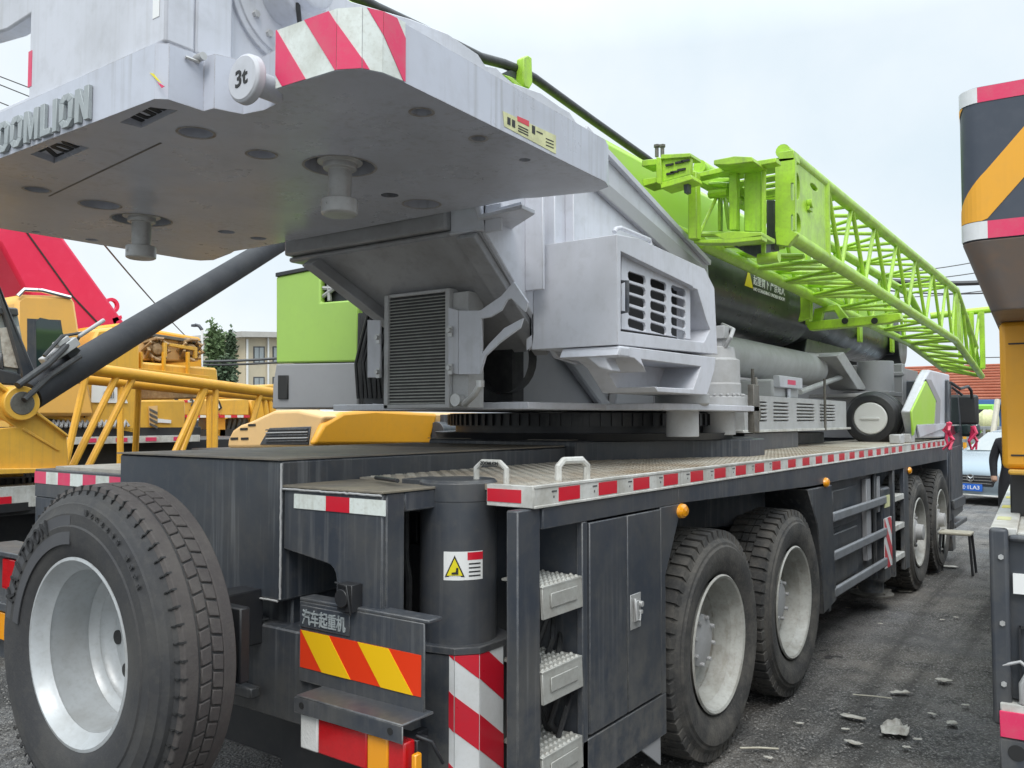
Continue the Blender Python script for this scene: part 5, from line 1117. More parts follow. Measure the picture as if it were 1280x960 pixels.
# yellow lattice section standing across the yard
LJ=TH('lattice_section','yellow tubular lattice boom section stretched in front of the yellow cranes','lattice boom',(-8.5,5.5,0))
def lt(name,p,q,r,n=10): b=MB(); b.tube([p,q],r,n); return W(name,b,'yelj',LJ,0)
U0,U1=at(70,456,X=-8.0),at(345,491.5,X=-8.6); V0,V1=at(70,470,X=-8.5),at(345,498,X=-9.1)
lt('top_chord',U0,U1,.062,14); lt('top_chord',V0,V1,.055,14)
B0=Vector((-7.7,U0.y-.4,.95)); B1=Vector((-8.3,U1.y+.5,.95)); C0=Vector((-9.0,U0.y-.4,.95)); C1=Vector((-9.6,U1.y+.5,.95))
lt('bottom_chord',B0,B1,.055,12); lt('bottom_chord',C0,C1,.055,12)
def xat(a,c,f): return a.lerp(c,f)
for (xt,xb) in ((100,80),(132,88),(135,150),(150,108),(155,168),(238,208),(240,218),(243,262),(252,268),(320,300),(325,345),(333,350)):
    ft=(xt-70)/275.; p=U0.lerp(U1,ft) if xt%2==0 else V0.lerp(V1,ft)
    q=at(xb,588,X=p.x+.15) if xb!=168 else at(xb,588,X=-9.2); lt('brace',p,q,.034,8)
# red-roofed shed, etc. far left: apartment block, trees, lamp
BD=TH('apartment_block','cream plastered low block with white windows and a flat cornice','building',(-42,33,0))
def pf(name,pts,th,X,m,par=BD,bev=0.0): b=MB(); px(b,pts,th,X=X); return W(name,b,m,par,bev)
wl_=pf('wall',[(306,419),(400,421),(400,524),(306,524)],8,-40,'brick'); pf('wing_wall',[(262,433),(308,436),(308,524),(262,524)],8,-41,'brick')
pf('cornice',[(302,414),(400,416),(400,422),(303,421)],8.5,-39.5,'stone'); pf('wing_cornice',[(262,431),(308,433),(308,438),(262,437)],8.3,-40.6,'stone')
for (x,y,w_,h_) in ((317,433,14,21),(341,433,14,21),(317,471,14,12),(341,471,14,12),(369,433,14,21),(280,447,8,16)):
    X__=-39.97 if x>300 else -40.97
    wf=pf('window',[(x,y),(x+w_,y),(x+w_,y+h_),(x,y+h_)],.05,X__,'slate2'); pf('pane',[(x+1.5,y+1.5),(x+w_/2-.5,y+1.5),(x+w_/2-.5,y+h_-1),(x+1.5,y+h_-1)],.05,X__+.03,'glass',wf); pf('pane',[(x+w_/2+.5,y+1.5),(x+w_-1.5,y+1.5),(x+w_-1.5,y+h_-1),(x+w_/2+.5,y+h_-1)],.05,X__+.03,'glass',wf)
pf('downpipe',[(309,424),(310.5,424),(310.5,524),(309,524)],.1,-39.85,'label'); pf('downpipe',[(335,422),(336.5,422),(336.5,524),(335,524)],.1,-39.85,'label')
def tree(x,ytop,D_,r,label,seed,cat='tree',taper=1,m='leaf'):
    rnd=random.Random(seed); base=at(x,524,D=D_); base.z=0; topz=at(x,ytop,D=D_).z
    t=TH('poplar_tree',label,cat,base,'trees before the apartment block')
    b=MB(); b.tube([(0,0,0),(.05,0,topz*.5),(0,0,topz*.93)],.12,8,r2=.02)
    for k in range(14):
        z=topz*(.2+.05*k); a=k*2.4; b.tube([(0,0,z),(r*.5*math.cos(a),r*.5*math.sin(a),z+r*.7)],.03,5,r2=.01)
    obj('trunk',b,'bark',t,0,local=True)
    b=MB()
    cl=[]
    for k in range(70):
        f=rnd.random()**.9; z=topz*(.14+.86*f); rr_=r*(math.sin(min(1,(1-f)*1.5)*PI/2)**.8)*(rnd.uniform(.3,1)); a=rnd.uniform(0,2*PI); cl.append((rr_*math.cos(a),rr_*math.sin(a),z))
    for c_ in cl:
        for k in range(34):
            p=Vector(c_)+Vector((rnd.gauss(0,.10),rnd.gauss(0,.10),rnd.gauss(0,.22))); d1=Vector((rnd.uniform(-1,1),rnd.uniform(-1,1),rnd.uniform(-.3,1))).normalized()*.10; d2=Vector((rnd.uniform(-1,1),rnd.uniform(-1,1),rnd.uniform(-1,1))).normalized()*.07
            b.face([p-d1,p+d2,p+d1,p-d2])
    obj('crown',b,m,t,0,local=True,recalc=False)
tree(264,409,33,.24,'tall bright green poplar beside the street lamp',1)
tree(273,424,34,.22,'second green poplar right behind the tall one',2)
tree(287,420,35,.17,'slim dark conifer in front of the cream block',3,m='leafd')
tree(281,458,33,.50,'broad dark green tree low beside the cream block',4,m='leafd')
LP=TH('street_lamp','white street lamp post with a dark curved head over the yellow winches','street lamp',at(251,524,D=24)*Vector((1,1,0)) if False else (at(251,524,D=24).x,at(251,524,D=24).y,0))
zz=at(250,412,D=24).z; b=MB(); b.tube([(0,0,0),(0,0,zz)],.05,10,r2=.035); obj('lamp_pole',b,'label',LP,0,local=True)
b=MB(); b.tube([(0,0,zz),(-.08,-.05,zz+.12),(-.2,-.1,zz+.15)],.05,8); b.box(-.32,-.12,-.15,-.02,zz+.10,zz+.17); obj('lamp_head',b,'slate2',LP,.01,local=True)
# wires
def wire(name,label,p,q,r,sag,grp='overhead wires'):
    b=MB(); P=[]
    for k in range(13): f=k/12; v=p.lerp(q,f); v.z-=sag*4*f*(1-f); P.append(v)
    b.tube(P,r,5); o=obj(name,b,'wire',None,0); tag(o,label,'cable',grp)
wire('overhead_wire','thin wire slanting down across the sky beside the red boom',at(80,245,D=9),at(232,420,D=20),.012,.05)
for k,(a,c,D_) in enumerate(((( -20,88),(40,112),14),((-20,98),(40,124),14),((-20,120),(40,146),14),((-20,131),(40,158),14))):
    wire('overhead_wire','thin wire seen through the gap beside the grey counterweight block',at(*a,D=D_),at(c[0]+60,c[1]+22,D=D_+2),.010,.0,'wires seen through the counterweight gap')
for (a,c,D_,r) in (((230,452),(420,440),30,.05),((230,456),(420,446),30,.04)): wire('overhead_wire','dark cable crossing in front of the cream apartment block',at(*a,D=D_),at(*c,D=D_+2),r,.1,'cables by the apartment block')
for (a,c,D_,r) in (((1100,342),(1300,308),35,.02),((1100,352),(1300,324),35,.02),((1100,350),(1300,346),33,.10),((1100,362),(1300,360),33,.03),((1080,372),(1300,352),36,.02),((1150,440),(1300,442),36,.02)):
    wire('overhead_wire',('thick bundled cable crossing the sky behind the jib tip' if r>.05 else 'thin wire crossing the sky behind the jib tip'),at(*a,D=D_),at(*c,D=D_),r,.2,None if r>.05 else 'wires behind the jib tip')
# ============================================================ NEIGHBOURS, RIGHT
RC=TH('orange_crane','orange and black striped crane rear standing close on the right','truck crane',(-.36,3.30,0),rz=math.radians(3.8))
def RB(name,b,m,par=RC,bev=.006,**k): return obj(name,b,m,par,bev,local=True,**k)
b=MB(); b.box(.0,2.4,.02,8,.74,1.285); b.box(.15,2.3,.3,8,.3,.74); RB('chassis',b,'slate',bev=.01)
b=MB(); b.box(-.012,.045,-.01,.03,.66,1.315); b.box(.045,2.4,-.006,.02,1.27,1.295); RB('corner_rail',b,'slate2',bev=.014,seg=3)
b=MB(); b.box(-.01,.07,.03,8,1.286,1.312); b.box(.07,.11,.03,8,1.286,1.300); RB('deck_trim',b,'plate',bev=.003)
b=MB(); b.box(.11,2.4,.02,8,1.287,1.296); dk2=RB('deck_plate',b,mat('brown_deck',(.24,.21,.17),.5,dirt=(.40,.38,.34),amt=.6,scale=6,bump=.3,bscale=60),bev=0)
for k in range(12):
    b=MB(); b.box(.0,.045,.3+k*.5,.42+k*.5,1.3125,1.3135); RB('trim_mark',b,'warn' if k%3 else 'cream',bev=0)
b=MB(); b.box(.055,.20,-.001,.019,1.10,1.165); RB('white_label',b,'label',bev=0)
b=MB(); b.box(.055,.20,-.001,.018,.50,.58) if False else b.box(.01,2.4,-.02,.018,.70,.74); RB('bumper_beam',b,'plate',bev=.004)
b=MB(); b.box(.012,2.4,-.022,-.0202,.64,.70) if False else b.box(.008,2.4,-.03,-.02,.63,.715); RB('bumper_reflector',b,'pink',bev=.002)
b=MB(); b.box(.005,2.4,-.028,.02,.50,.628); RB('lamp_beam',b,'slate2',bev=.006)
b=MB(); b.box(.1,.3,-.031,-.0285,.535,.60); RB('number_plate_blank',b,'plate',bev=.001)
b=MB(); b.cyl((.055,-.029,.585),.026,-.001,.003,'Y',20); RB('beam_hole',b,'ink',bev=0)
b=MB(); b.box(.03,.35,-.04,.02,.36,.50); RB('tail_lens',b,'redl',bev=.012,seg=2)
b=MB(); P=[(.075,-.01,.745),(.075,-.02,.81),(.09,-.02,.84),(.12,-.02,.855),(.2,-.02,.855)]; b.tube(P,.011,10); b.tube([(.09,-.01,.745),(.092,-.02,.80),(.11,-.02,.83),(.2,-.02,.835)],.007,8); RB('tow_shackle',b,'steel',bev=0)
b=MB(); b.tube([(.02,-.005,.86),(.07,-.01,.88),(.15,-.01,.82),(.22,-.01,.78)],.006,6); RB('loose_cable',b,'dirtcone',bev=0)
for (x,z) in ((.022,1.22),(.022,1.0),(.022,.8)):
    b=MB(); b.cyl((x,-.012,z),.009,-.006,.003,'Y',6); RB('rail_bolt',b,'steel',bev=0)
b=MB(); b.box(.07,.40,-.0,.0195,.985,.992); b.box(.07,.40,.0,.0195,.76,.767); b.box(.068,.074,.0,.0195,.76,.992); RB('hatch_seam',b,'black',bev=0)
def L3(x,y,yy=0.0):  # pixel on the crane's rear plane -> local x,z
    n=Vector((math.sin(math.radians(-3.8)),math.cos(math.radians(3.8)),0)); c=Vector((-.36,3.30,0))+n*yy
    d=_f+_r*((x-640)/F)+_u*((480-y)/F); t=(c-Vector((0,0,H))).dot(n)/d.dot(n); p=Vector((0,0,H))+d*t-Vector((-.36,3.30,0))
    return (p.x*math.cos(math.radians(3.8))+p.y*math.sin(math.radians(3.8)),yy,p.z)
CWy=-.06
a=L3(1197,113,CWy);c=L3(1203,302,CWy);e=L3(1236,384,CWy); zt=a[2]; zb_=c[2]; ze=e[2]; x0=a[0]
cwp=part('counterweight',RC,(0,0,0)); cwp.location=(0,0,0)
r_=.07
pl=[(x0,CWy+1.0),(x0,CWy+r_)]+[(x0+r_-r_*math.cos(t),CWy+r_-r_*math.sin(t)) for t in [PI/2*k/8 for k in range(1,9)]]+[(2.4,CWy),(2.4,CWy+1.0)]
b=MB(); b.prism([(x,y,zb_) for x,y in pl],(0,0,zt-zb_)); RB('block',b,mat('blue_black_paint',(.045,.055,.075),.3,dirt=(.10,.11,.13),amt=.4,scale=2),cwp,.004)
b=MB(); b.bm=b.bm
low=[(x0+ (e[0]-x0)*1.0,ze)]
P1=[(x,y,zb_-.001) for x,y in pl]; dx=e[0]-x0
P2=[(x+dx*(1 if x<1 else 0),y+(.10 if y<CWy+.5 else 0),ze) for x,y in pl]
v1=[b._v(Vector(p)) for p in P1]; v2=[b._v(Vector(p)) for p in P2]
for k in range(len(v1)): b.bm.faces.new((v1[k],v1[(k+1)%len(v1)],v2[(k+1)%len(v1)],v2[k]))
b.bm.faces.new(v2); b.bm.faces.new(v1[::-1]); RB('tapered_bottom',b,mat('worn_brown_gray',(.17,.15,.14),.4,dirt=(.30,.18,.10),amt=.6,scale=2),cwp,.004)
# tape: follow the rounded corner
def wrap(name,m,s_a,s_b,z0,z1,off,zfun=None):
    """strip along the block's outline from arc length s_a to s_b"""
    pts=pl[1:-1]; L=[0]
    for k in range(1,len(pts)): L.append(L[-1]+math.dist(pts[k],pts[k-1]))
    def P(s):
        for k in range(1,len(pts)):
            if s<=L[k] or k==len(pts)-1:
                f=(s-L[k-1])/(L[k]-L[k-1]); q=(pts[k-1][0]+(pts[k][0]-pts[k-1][0])*f,pts[k-1][1]+(pts[k][1]-pts[k-1][1])*f); return q
    b=MB(); N_=max(2,int((s_b-s_a)/.008)); N_=min(N_,60)
    for k in range(N_):
        A=s_a+(s_b-s_a)*k/N_; B=s_a+(s_b-s_a)*(k+1)/N_; qa,qb=P(A),P(B)
        za0,za1=(z0,z1) if zfun is None else zfun(A); zc0,zc1=(z0,z1) if zfun is None else zfun(B)
        if za1-za0<=1e-4 and zc1-zc0<=1e-4: continue
        cx_,cy_=x0+r_+.2,CWy+r_+.2
        def O(q,z): 
            n=Vector((-off if q[0]<x0+r_ else 0,-off,0)); return Vector((q[0],q[1],z))+n
        b.face([O(qa,za0),O(qb,zc0),O(qb,zc1),O(qa,za1)])
    return RB(name,b,m,cwp,0)
wrap('top_tape','pink',.10,1.0,zt-.055,zt-.003,.002); wrap('top_tape_end','white',.0,.10,zt-.055,zt-.003,.002)
wrap('bottom_tape','pink',.12,1.0,zb_+.003,zb_+.062,.002); wrap('bottom_tape_end','white',.0,.12,zb_+.003,zb_+.062,.002)
lo_,hi_=zb_+.064,zt-.057
def zf(c0,wd):
    sl=1.15
    def f(s): 
        a=lo_+(s-c0)*sl; return (min(hi_,max(lo_,a)),min(hi_,max(lo_,a+wd)))
    return f
wrap('orange_stripe','yelo',0,.9,0,0,.002,zf(.115,.165)); wrap('orange_stripe','yelo',0,.9,0,0,.002,zf(-.31,.12)) 
a=L3(1248,383,.45);c=L3(1248,586,.45)
b=MB(); b.box(a[0]+.0,a[0]+.9,.45,1.1,c[2],ze); RB('yellow_column',b,'yelo',bev=.02,seg=2)
b=MB(); b.box(a[0]+.03,a[0]+.85,.446,.452,c[2]+.05,c[2]+.056); RB('column_seam',b,'black',bev=0); b=MB(); b.box(a[0]+.03,a[0]+.85,.446,.452,ze-.09,ze-.084); RB('column_seam',b,'black',bev=0)
b=MB(); b.box(a[0]+.02,a[0]+.95,.42,1.2,c[2]-.02,c[2]-.0); RB('column_foot',b,'yel',bev=.006)
b=MB(); b.box(a[0]+.02,a[0]+1,.6,1.6,1.29,c[2]-.02); RB('turret_base',b,'black')
# parked car, facing the camera
CR=TH('parked_car','silver blue hatchback with a blue plate parked at the end of the lane','car',(-2.45,19.2,-.04),rz=math.radians(-20))
b=MB()
secs=[(0,.62,.32,.60,.62),(.06,.80,.22,.70,.72),(.35,.87,.20,.86,.88),(1.0,.90,.20,1.0,1.02),(1.25,.91,.20,1.04,1.05),(2.0,.92,.20,1.06,1.46),(2.6,.92,.20,1.06,1.53),(3.4,.90,.2,1.05,1.48),(4.0,.86,.2,1.04,1.2),(4.2,.78,.3,.9,.95)]
rings=[]
for (y,hw_,z0_,zb2,zr) in secs:
    rw=hw_*(.72 if zr-zb2>.2 else .93)
    pr=[(-hw_*.92,z0_),(-hw_,z0_+.15),(-hw_,zb2-.12),(-hw_*.95,zb2),(-rw,max(zr-.07,zb2+.005)),(-rw*.85,zr),(0,zr+.02),(rw*.85,zr),(rw,max(zr-.07,zb2+.005)),(hw_*.95,zb2),(hw_,zb2-.12),(hw_,z0_+.15),(hw_*.92,z0_)]
    rings.append([b._v((x,y,z)) for x,z in pr])
for i in range(len(rings)-1):
    for k in range(13): b.bm.faces.new((rings[i][k],rings[i][(k+1)%13],rings[i+1][(k+1)%13],rings[i+1][k]))
b.bm.faces.new(rings[0]); b.bm.faces.new(rings[-1][::-1])
RB('body',b,'carp',CR,.03,ang=50,seg=2)
b=MB(); b.prism([(-.72,1.22,1.06),(.72,1.22,1.06),(.60,1.92,1.43),(-.60,1.92,1.43)],(0,-.012,.016)); RB('windscreen',b,'glass',CR,0)
b=MB(); b.prism([(-.50,-.012,.62),(.50,-.012,.62),(.42,-.012,.40),(-.42,-.012,.40)],(0,.05,0)); RB('grille',b,'black',CR,.01)
for s in (-1,1):
    b=MB(); b.prism([(s*.52,.0,.66),(s*.80,.10,.72),(s*.82,.12,.62),(s*.55,.0,.58)],(0,-.02,.0)); RB('headlight',b,'clear',CR,.004)
    b=MB(); b.box(s*.98-.09,s*.98+.09,1.35,1.45,1.0,1.12); RB('door_mirror',b,'carp',CR,.03,seg=2)
    for y in (.75,3.4):
        b=MB(); b.lathe([(-.1,.2),(-.1,.31),(.1,.31),(.1,.2),(.08,.001)],(s*.80,y,.31),'X',28); RB('wheel',b,'rubber',CR,.01)
b=MB(); b.box(-.22,.22,-.03,-.015,.30,.44); pl_=RB('number_plate',b,'carb',CR,.004)
b=MB(); text_fit(b,'E·1LA3',(-.17,-.032,.335),(1,0,0),(0,0,1),.34,.075,.002,.01); RB('plate_lettering',b,'label',pl_,0)
b=MB(); b.lathe([(-.03,.055),(-.03,.075),(-.01,.075),(-.01,.055)],(0,-.012,.56),'Y',24,closed=True); b.tube([(-.06,-.03,.59),(0,-.035,.55),(.06,-.03,.59)],.012,6); RB('badge',b,'chrome',CR,0)
b=MB()
for k in range(3): b.box(-.46+.03*k,.46-.03*k,-.025,-.013,.57-k*.06,.585-k*.06)
RB('grille_bar',b,'chrome',CR,0)
b=MB(); b.box(-.8,.8,-.02,.08,.20,.235); RB('front_lip',b,'plate',CR,.01)
# person in black
def person(loc,rz,label):
    me=bpy.data.meshes.new('person'); bm=bmesh.new(); sk=bm.verts.layers.skin.verify()
    V={}
    J=dict(pelvis=(0,0,.88,.15),waist=(0,0,1.02,.14),chest=(0,.0,1.24,.17),neck=(0,-.01,1.43,.06),head=(0,-.04,1.53,.09),top=(0,-.04,1.62,.07),
      ls=(-.18,0,1.36,.075),le=(-.24,.02,1.12,.06),lw=(-.24,-.05,.90,.045),lh=(-.24,-.08,.82,.04),rs=(.18,0,1.36,.075),re=(.25,.02,1.12,.06),rw=(.24,-.10,.93,.045),rh=(.23,-.15,.87,.04),
      lp=(-.10,0,.84,.11),lk=(-.12,-.03,.47,.08),la=(-.13,.02,.09,.055),lt=(-.14,-.14,.045,.045),rp=(.10,0,.84,.11),rk=(.12,-.02,.47,.08),ra=(.12,.02,.09,.055),rt=(.13,-.14,.045,.045))
    for k,(x,y,z,r) in J.items():
        v=bm.verts.new((x,y,z)); v[sk].radius=(r,r*(.75 if k in('chest','waist','pelvis') else 1)); V[k]=v
    V['pelvis'][sk].use_root=True
    for a,c in (('pelvis','waist'),('waist','chest'),('chest','neck'),('neck','head'),('head','top'),('chest','ls'),('ls','le'),('le','lw'),('lw','lh'),('chest','rs'),('rs','re'),('re','rw'),('rw','rh'),('pelvis','lp'),('lp','lk'),('lk','la'),('la','lt'),('pelvis','rp'),('rp','rk'),('rk','ra'),('ra','rt')): bm.edges.new((V[a],V[c]))
    bm.to_mesh(me); bm.free(); o=lnk(bpy.data.objects.new('person',me)); me.materials.append(M['cloth']); me.materials.append(M['skin']); me.materials.append(M['hair'])
    o.modifiers.new('skin','SKIN'); s=o.modifiers.new('sub','SUBSURF'); s.levels=2; s.render_levels=2
    bpy.context.view_layer.update(); dg=bpy.context.evaluated_depsgraph_get(); m2=bpy.data.meshes.new_from_object(o.evaluated_get(dg)); o.modifiers.clear(); o.data=m2
    for p in m2.polygons:
        c=p.center; p.use_smooth=True
        p.material_index= 1 if (c.z>1.45 or (abs(c.x)>.2 and c.z<.90)) else 0
    o.location=loc; o.rotation_euler=(0,0,rz); tag(o,label,'person')
    b=MB(); b.lathe([(1.50,.088),(1.56,.100),(1.62,.098),(1.68,.07),(1.705,.001)],(0,-.025,0),'Z',20); hr=obj('hair',b,'hair',o,0,local=True)
    return o
person((-1.22,13.6,0),math.radians(12),'person in black clothes standing by the orange crane column')
# stool
ST=TH('stool','small folding stool with pale seat and thin dark legs beside the front wheels','stool',(-1.50,10.5,0))
b=MB(); b.box(-.16,.16,-.12,.12,.42,.455); obj('seat',b,'stoolm',ST,.012,local=True,seg=2)
for sx in (-1,1):
    for sy in (-1,1):
        b=MB(); b.tube([(sx*.14,sy*.10,.42),(sx*.17,sy*.13,0)],.014,8); obj('leg',b,'black',ST,0,local=True)
# roofed workshop at the end of the yard
SH=TH('workshop','long workshop with red tiled roof and blue gutter at the end of the yard','building',(0,42,0))
b=MB(); b.prism([(-14,39.8,2.35),(22,39.8,2.35),(22,43.6,4.05),(-14,43.6,4.05)],(0,.1,.12)); rf=obj('roof',b,'tile',SH,0)
for k in range(13):
    f=(k+.5)/13; b=MB(); y=39.8+3.8*f; z=2.35+1.7*f+.12; b.box(-14,22,y-.03,y+.05,z-.02,z+.07); obj('tile_course',b,'tile',rf,.02)
b=MB(); b.box(-14,22,39.6,39.85,2.28,2.5); obj('gutter',b,'gutter',SH,.02)
b=MB(); b.box(-14,22,40.3,47,0,2.34); obj('wall',b,mat('shed_wall',(.20,.19,.18),.8,dirt=(.45,.42,.38),amt=.8,scale=.8),SH,0)
for k in range(16):
    x=-9+k*1.1; b=MB(); b.box(x,x+.75,40.18,40.29,.3+.2*(k%2),2.1); obj(('window','door')[k%2],b,('yelo','darkglass','label','rack','gutter')[k%5],SH,.01)
FN=TH('steel_fence','grey steel barrier fence standing across the lane behind the car','fence',(-3,26,0))
for z in (.45,.8,1.1,1.45):
    b=MB(); b.box(-7,3,25.98,26.04,z-.04,z+.05); obj('rail',b,'concrete',FN,.004)
for k in range(26):
    b=MB(); x=-7+k*.4; b.box(x,x+.05,25.9,25.97,0,1.5); obj('post',b,'concrete',FN,.004)
p=at(1228,515,Y=30); b=MB(); b.box(-.4,.35,-.3,.3,0,2.15); 
GM=TH('green_machine','bright lime green machine cabinet standing under the workshop eaves','machine',(p.x,30,0)); obj('cabinet',b,'green',GM,.05,local=True); b=MB(); b.box(-.22,.2,-.33,-.301,1.5,2.0); obj('dark_panel',b,'black',GM,.01,local=True); b=MB(); b.box(.0,.25,-.33,-.301,1.0,1.35); obj('label_plate',b,'label',GM,.01,local=True)
p=at(1235,530,Y=29); b=MB(); b.lathe([(-.3,.001),(-.28,.2),(-.1,.36),(.1,.36),(.28,.2),(.3,.001)],(0,0,0),'X',20); o=obj('fuel_tank',b,'cream',None,.0); o.location=(p.x,29,1.62); tag(o,'pale yellow rounded tank resting behind the fence','tank')
b=MB(); b.box(-.4,.4,-.3,.3,0,1.28); o=obj('tank_stand',b,'rack',None,.01); o.location=(p.x,29,0); tag(o,'dark steel stand beneath the pale yellow tank','stand')
b=MB(); a_=at(1236,560,Y=24); c_=at(1247,500,Y=24.6); a_.z=.0; b.tube([Vector((at(1232,600,Y=23.5).x,23.5,0)),c_],.07,8); o=obj('leaning_post',b,'stoolm',None,0); tag(o,'pale wooden post leaning against the fence','post')
for k,(x,y,m_) in enumerate(((1180,515,'pink'),(1188,512,'cream'),(1216,512,'yelo'))):
    p=at(x,y,Y=33); b=MB(); b.box(-.3,.3,-.2,.2,0,2.1-k*.2); b.box(-.25,.25,-.23,-.2,.3,1.7); o=obj('crate_stack' if k else 'red_banner_stand',b,m_,None,.02); o.location=(p.x,33,0); tag(o,('red upright stand beyond the cab mirrors','pale upright stand beyond the cab mirrors','orange upright stand under the workshop eaves')[k],'stand')
# ============================================================ GROUND AND LITTER
g=bpy.data.materials.new('gravel_ground'); g.use_nodes=True; n=g.node_tree.nodes; l=g.node_tree.links; bs=n['Principled BSDF']
tc=n.new('ShaderNodeTexCoord')
def NZ(sc,det=6,rg=.6,vec=None):
    t=n.new('ShaderNodeTexNoise'); t.inputs['Scale'].default_value=sc; t.inputs['Detail'].default_value=det; t.inputs['Roughness'].default_value=rg
    if vec:
        mp=n.new('ShaderNodeMapping'); mp.inputs['Scale'].default_value=vec; l.new(tc.outputs['Object'],mp.inputs[0]); l.new(mp.outputs[0],t.inputs['Vector'])
    else: l.new(tc.outputs['Object'],t.inputs['Vector'])
    return t.outputs['Fac']
def MR_(s,a,c,lo=0,hi=1):
    r=n.new('ShaderNodeMapRange'); r.inputs[1].default_value=a; r.inputs[2].default_value=c; r.inputs[3].default_value=lo; r.inputs[4].default_value=hi; l.new(s,r.inputs[0]); return r.outputs[0]
def MX(f,A,B,bt='MIX'):
    x=n.new('ShaderNodeMix'); x.data_type='RGBA'; x.blend_type=bt
    if isinstance(f,float): x.inputs[0].default_value=f
    else: l.new(f,x.inputs[0])
    for s,i in ((A,6),(B,7)):
        if isinstance(s,tuple): x.inputs[i].default_value=s+(1,)
        else: l.new(s,x.inputs[i])
    return x.outputs[2]
c=MX(MR_(NZ(.9),.40,.62),(.065,.064,.062),(.19,.172,.15))
c=MX(MR_(NZ(.35,8),.45,.6,0,.8),c,(.16,.16,.165))
c=MX(MR_(NZ(3.5,8,.7),.48,.66,0,.85),c,(.04,.037,.034))
c=MX(MR_(NZ(22,8,.8),.56,.70,0,.7),c,(.27,.26,.24))
vo=n.new('ShaderNodeTexVoronoi'); vo.inputs['Scale'].default_value=55; l.new(tc.outputs['Object'],vo.inputs['Vector'])
c=MX(MR_(vo.outputs['Distance'],.05,.5,.55,0),c,(.27,.26,.245))
v2=n.new('ShaderNodeTexVoronoi'); v2.inputs['Scale'].default_value=130; l.new(tc.outputs['Object'],v2.inputs['Vector'])
sp=n.new('ShaderNodeSeparateColor'); l.new(v2.outputs['Color'],sp.inputs[0])
c=MX(MR_(sp.outputs[0],.72,1,0,.8),c,(.38,.37,.35))
trk=MR_(NZ(1,5,.55,(3.2,.16,1)),.50,.62,0,.75)
c=MX(trk,c,(.05,.047,.043))
damp=MR_(NZ(.55,4),.54,.62,0,1)
c=MX(MR_(NZ(.55,4),.54,.62,0,.6),c,(.042,.042,.042))
oil=MR_(NZ(2.1,3),.66,.70,0,.8); c=MX(oil,c,(.018,.018,.019))
l.new(c,bs.inputs['Base Color']); l.new(MR_(NZ(.55,4),.54,.62,.9,.42),bs.inputs['Roughness'])
bp=n.new('ShaderNodeBump'); bp.inputs['Distance'].default_value=.03; bp.inputs['Strength'].default_value=1
ad=n.new('ShaderNodeMath'); ad.operation='ADD'; l.new(NZ(14,8,.7),ad.inputs[0]); l.new(MR_(vo.outputs['Distance'],0,.6,.45,0),ad.inputs[1]); l.new(ad.outputs[0],bp.inputs['Height']); l.new(bp.outputs[0],bs.inputs['Normal'])
M['ground']=g
bm=bmesh.new(); rnd=random.Random(3)
# near sheet is gently uneven; far sheet flat
from mathutils import noise as MN
xs=[-400,-60,-20]+[-12+.25*k for k in range(80)]+[12,60,400]; ys=[-40,-6]+[-1+.25*k for k in range(100)]+[40,120,600]
def hz(x,y):
    if x<-11 or x>7 or y<-.5 or y>23: return 0
    return (MN.fractal(Vector((x*.9,y*.9,0)),1,2,4)-.2)*.018-.012
gv=[[bm.verts.new((x,y,min(0,hz(x,y)))) for x in xs] for y in ys]
for j in range(len(ys)-1):
    for i in range(len(xs)-1): bm.faces.new((gv[j][i],gv[j][i+1],gv[j+1][i+1],gv[j+1][i]))
o=obj('ground',bm,'ground',None,0,ang=180); o['kind']='structure'
b=bmesh.new(); N_=0
def stone(x,y,s):
    vs=[]
    for k in range(6):
        d=[(1,0,0),(-1,0,0),(0,1,0),(0,-1,0),(0,0,.7),(0,0,-.3)][k]; q=s*rnd.uniform(.6,1.3)
        vs.append(b.verts.new((x+d[0]*q,y+d[1]*q,d[2]*q+s*.05-.004)))
    for f in ((0,2,4),(2,1,4),(1,3,4),(3,0,4),(2,0,5),(1,2,5),(3,1,5),(0,3,5)): b.faces.new([vs[i] for i in f])
for k in range(9000):
    y=3.4+rnd.random()**1.5*9; x=rnd.uniform(-1.95,.3); stone(x,y,rnd.choice((.003,.004,.005,.006,.009)))
for k in range(2500): stone(rnd.uniform(-6.0,-3.9),rnd.uniform(1.2,3),rnd.choice((.004,.005,.008)))
o=obj('gravel',b,'stonec',None,0,ang=5); o['kind']='stuff'; o['label']='loose gravel scattered over the yard'; o['category']='gravel'
def scrap(x,y,w,d_,label,m='paper',h=.0035,grp=None,seed=0,name='paper_scrap'):
    r=random.Random(seed+int(x)); p=at(x,y,Z=0); b=MB(); nx,ny=7,6; V=[]
    for j in range(ny):
        row=[]
        for i in range(nx):
            u=(i/(nx-1)-.5)*w*(1+r.uniform(-.07,.07))*(1-.35*abs(j/(ny-1)-.4)); v=(j/(ny-1)-.5)*d_*(1+r.uniform(-.08,.08))*(1-.3*abs(i/(nx-1)-.6)); row.append(b._v((u+.2*v,v,.004+abs(r.gauss(0,h)))))
        V.append(row)
    for j in range(ny-1):
        for i in range(nx-1): b.bm.faces.new((V[j][i],V[j][i+1],V[j+1][i+1],V[j+1][i]))
    o=obj(name,b,m,None,0,ang=20); o.location=(p.x,p.y,0); o.rotation_euler=(0,0,r.uniform(-.6,.6)); sd=o.modifiers.new('s','SOLIDIFY'); sd.thickness=.0015; tag(o,label,'litter',grp)
scrap(1119,914,.15,.17,'crumpled clear plastic film, the largest litter on the ground','bag',.018,seed=2,name='plastic_film')
scrap(1067,897,.14,.06,'flat pale scrap just left of the plastic film',seed=3); scrap(1067,929,.09,.05,'small torn white scrap nearest the rear wheel',seed=5)
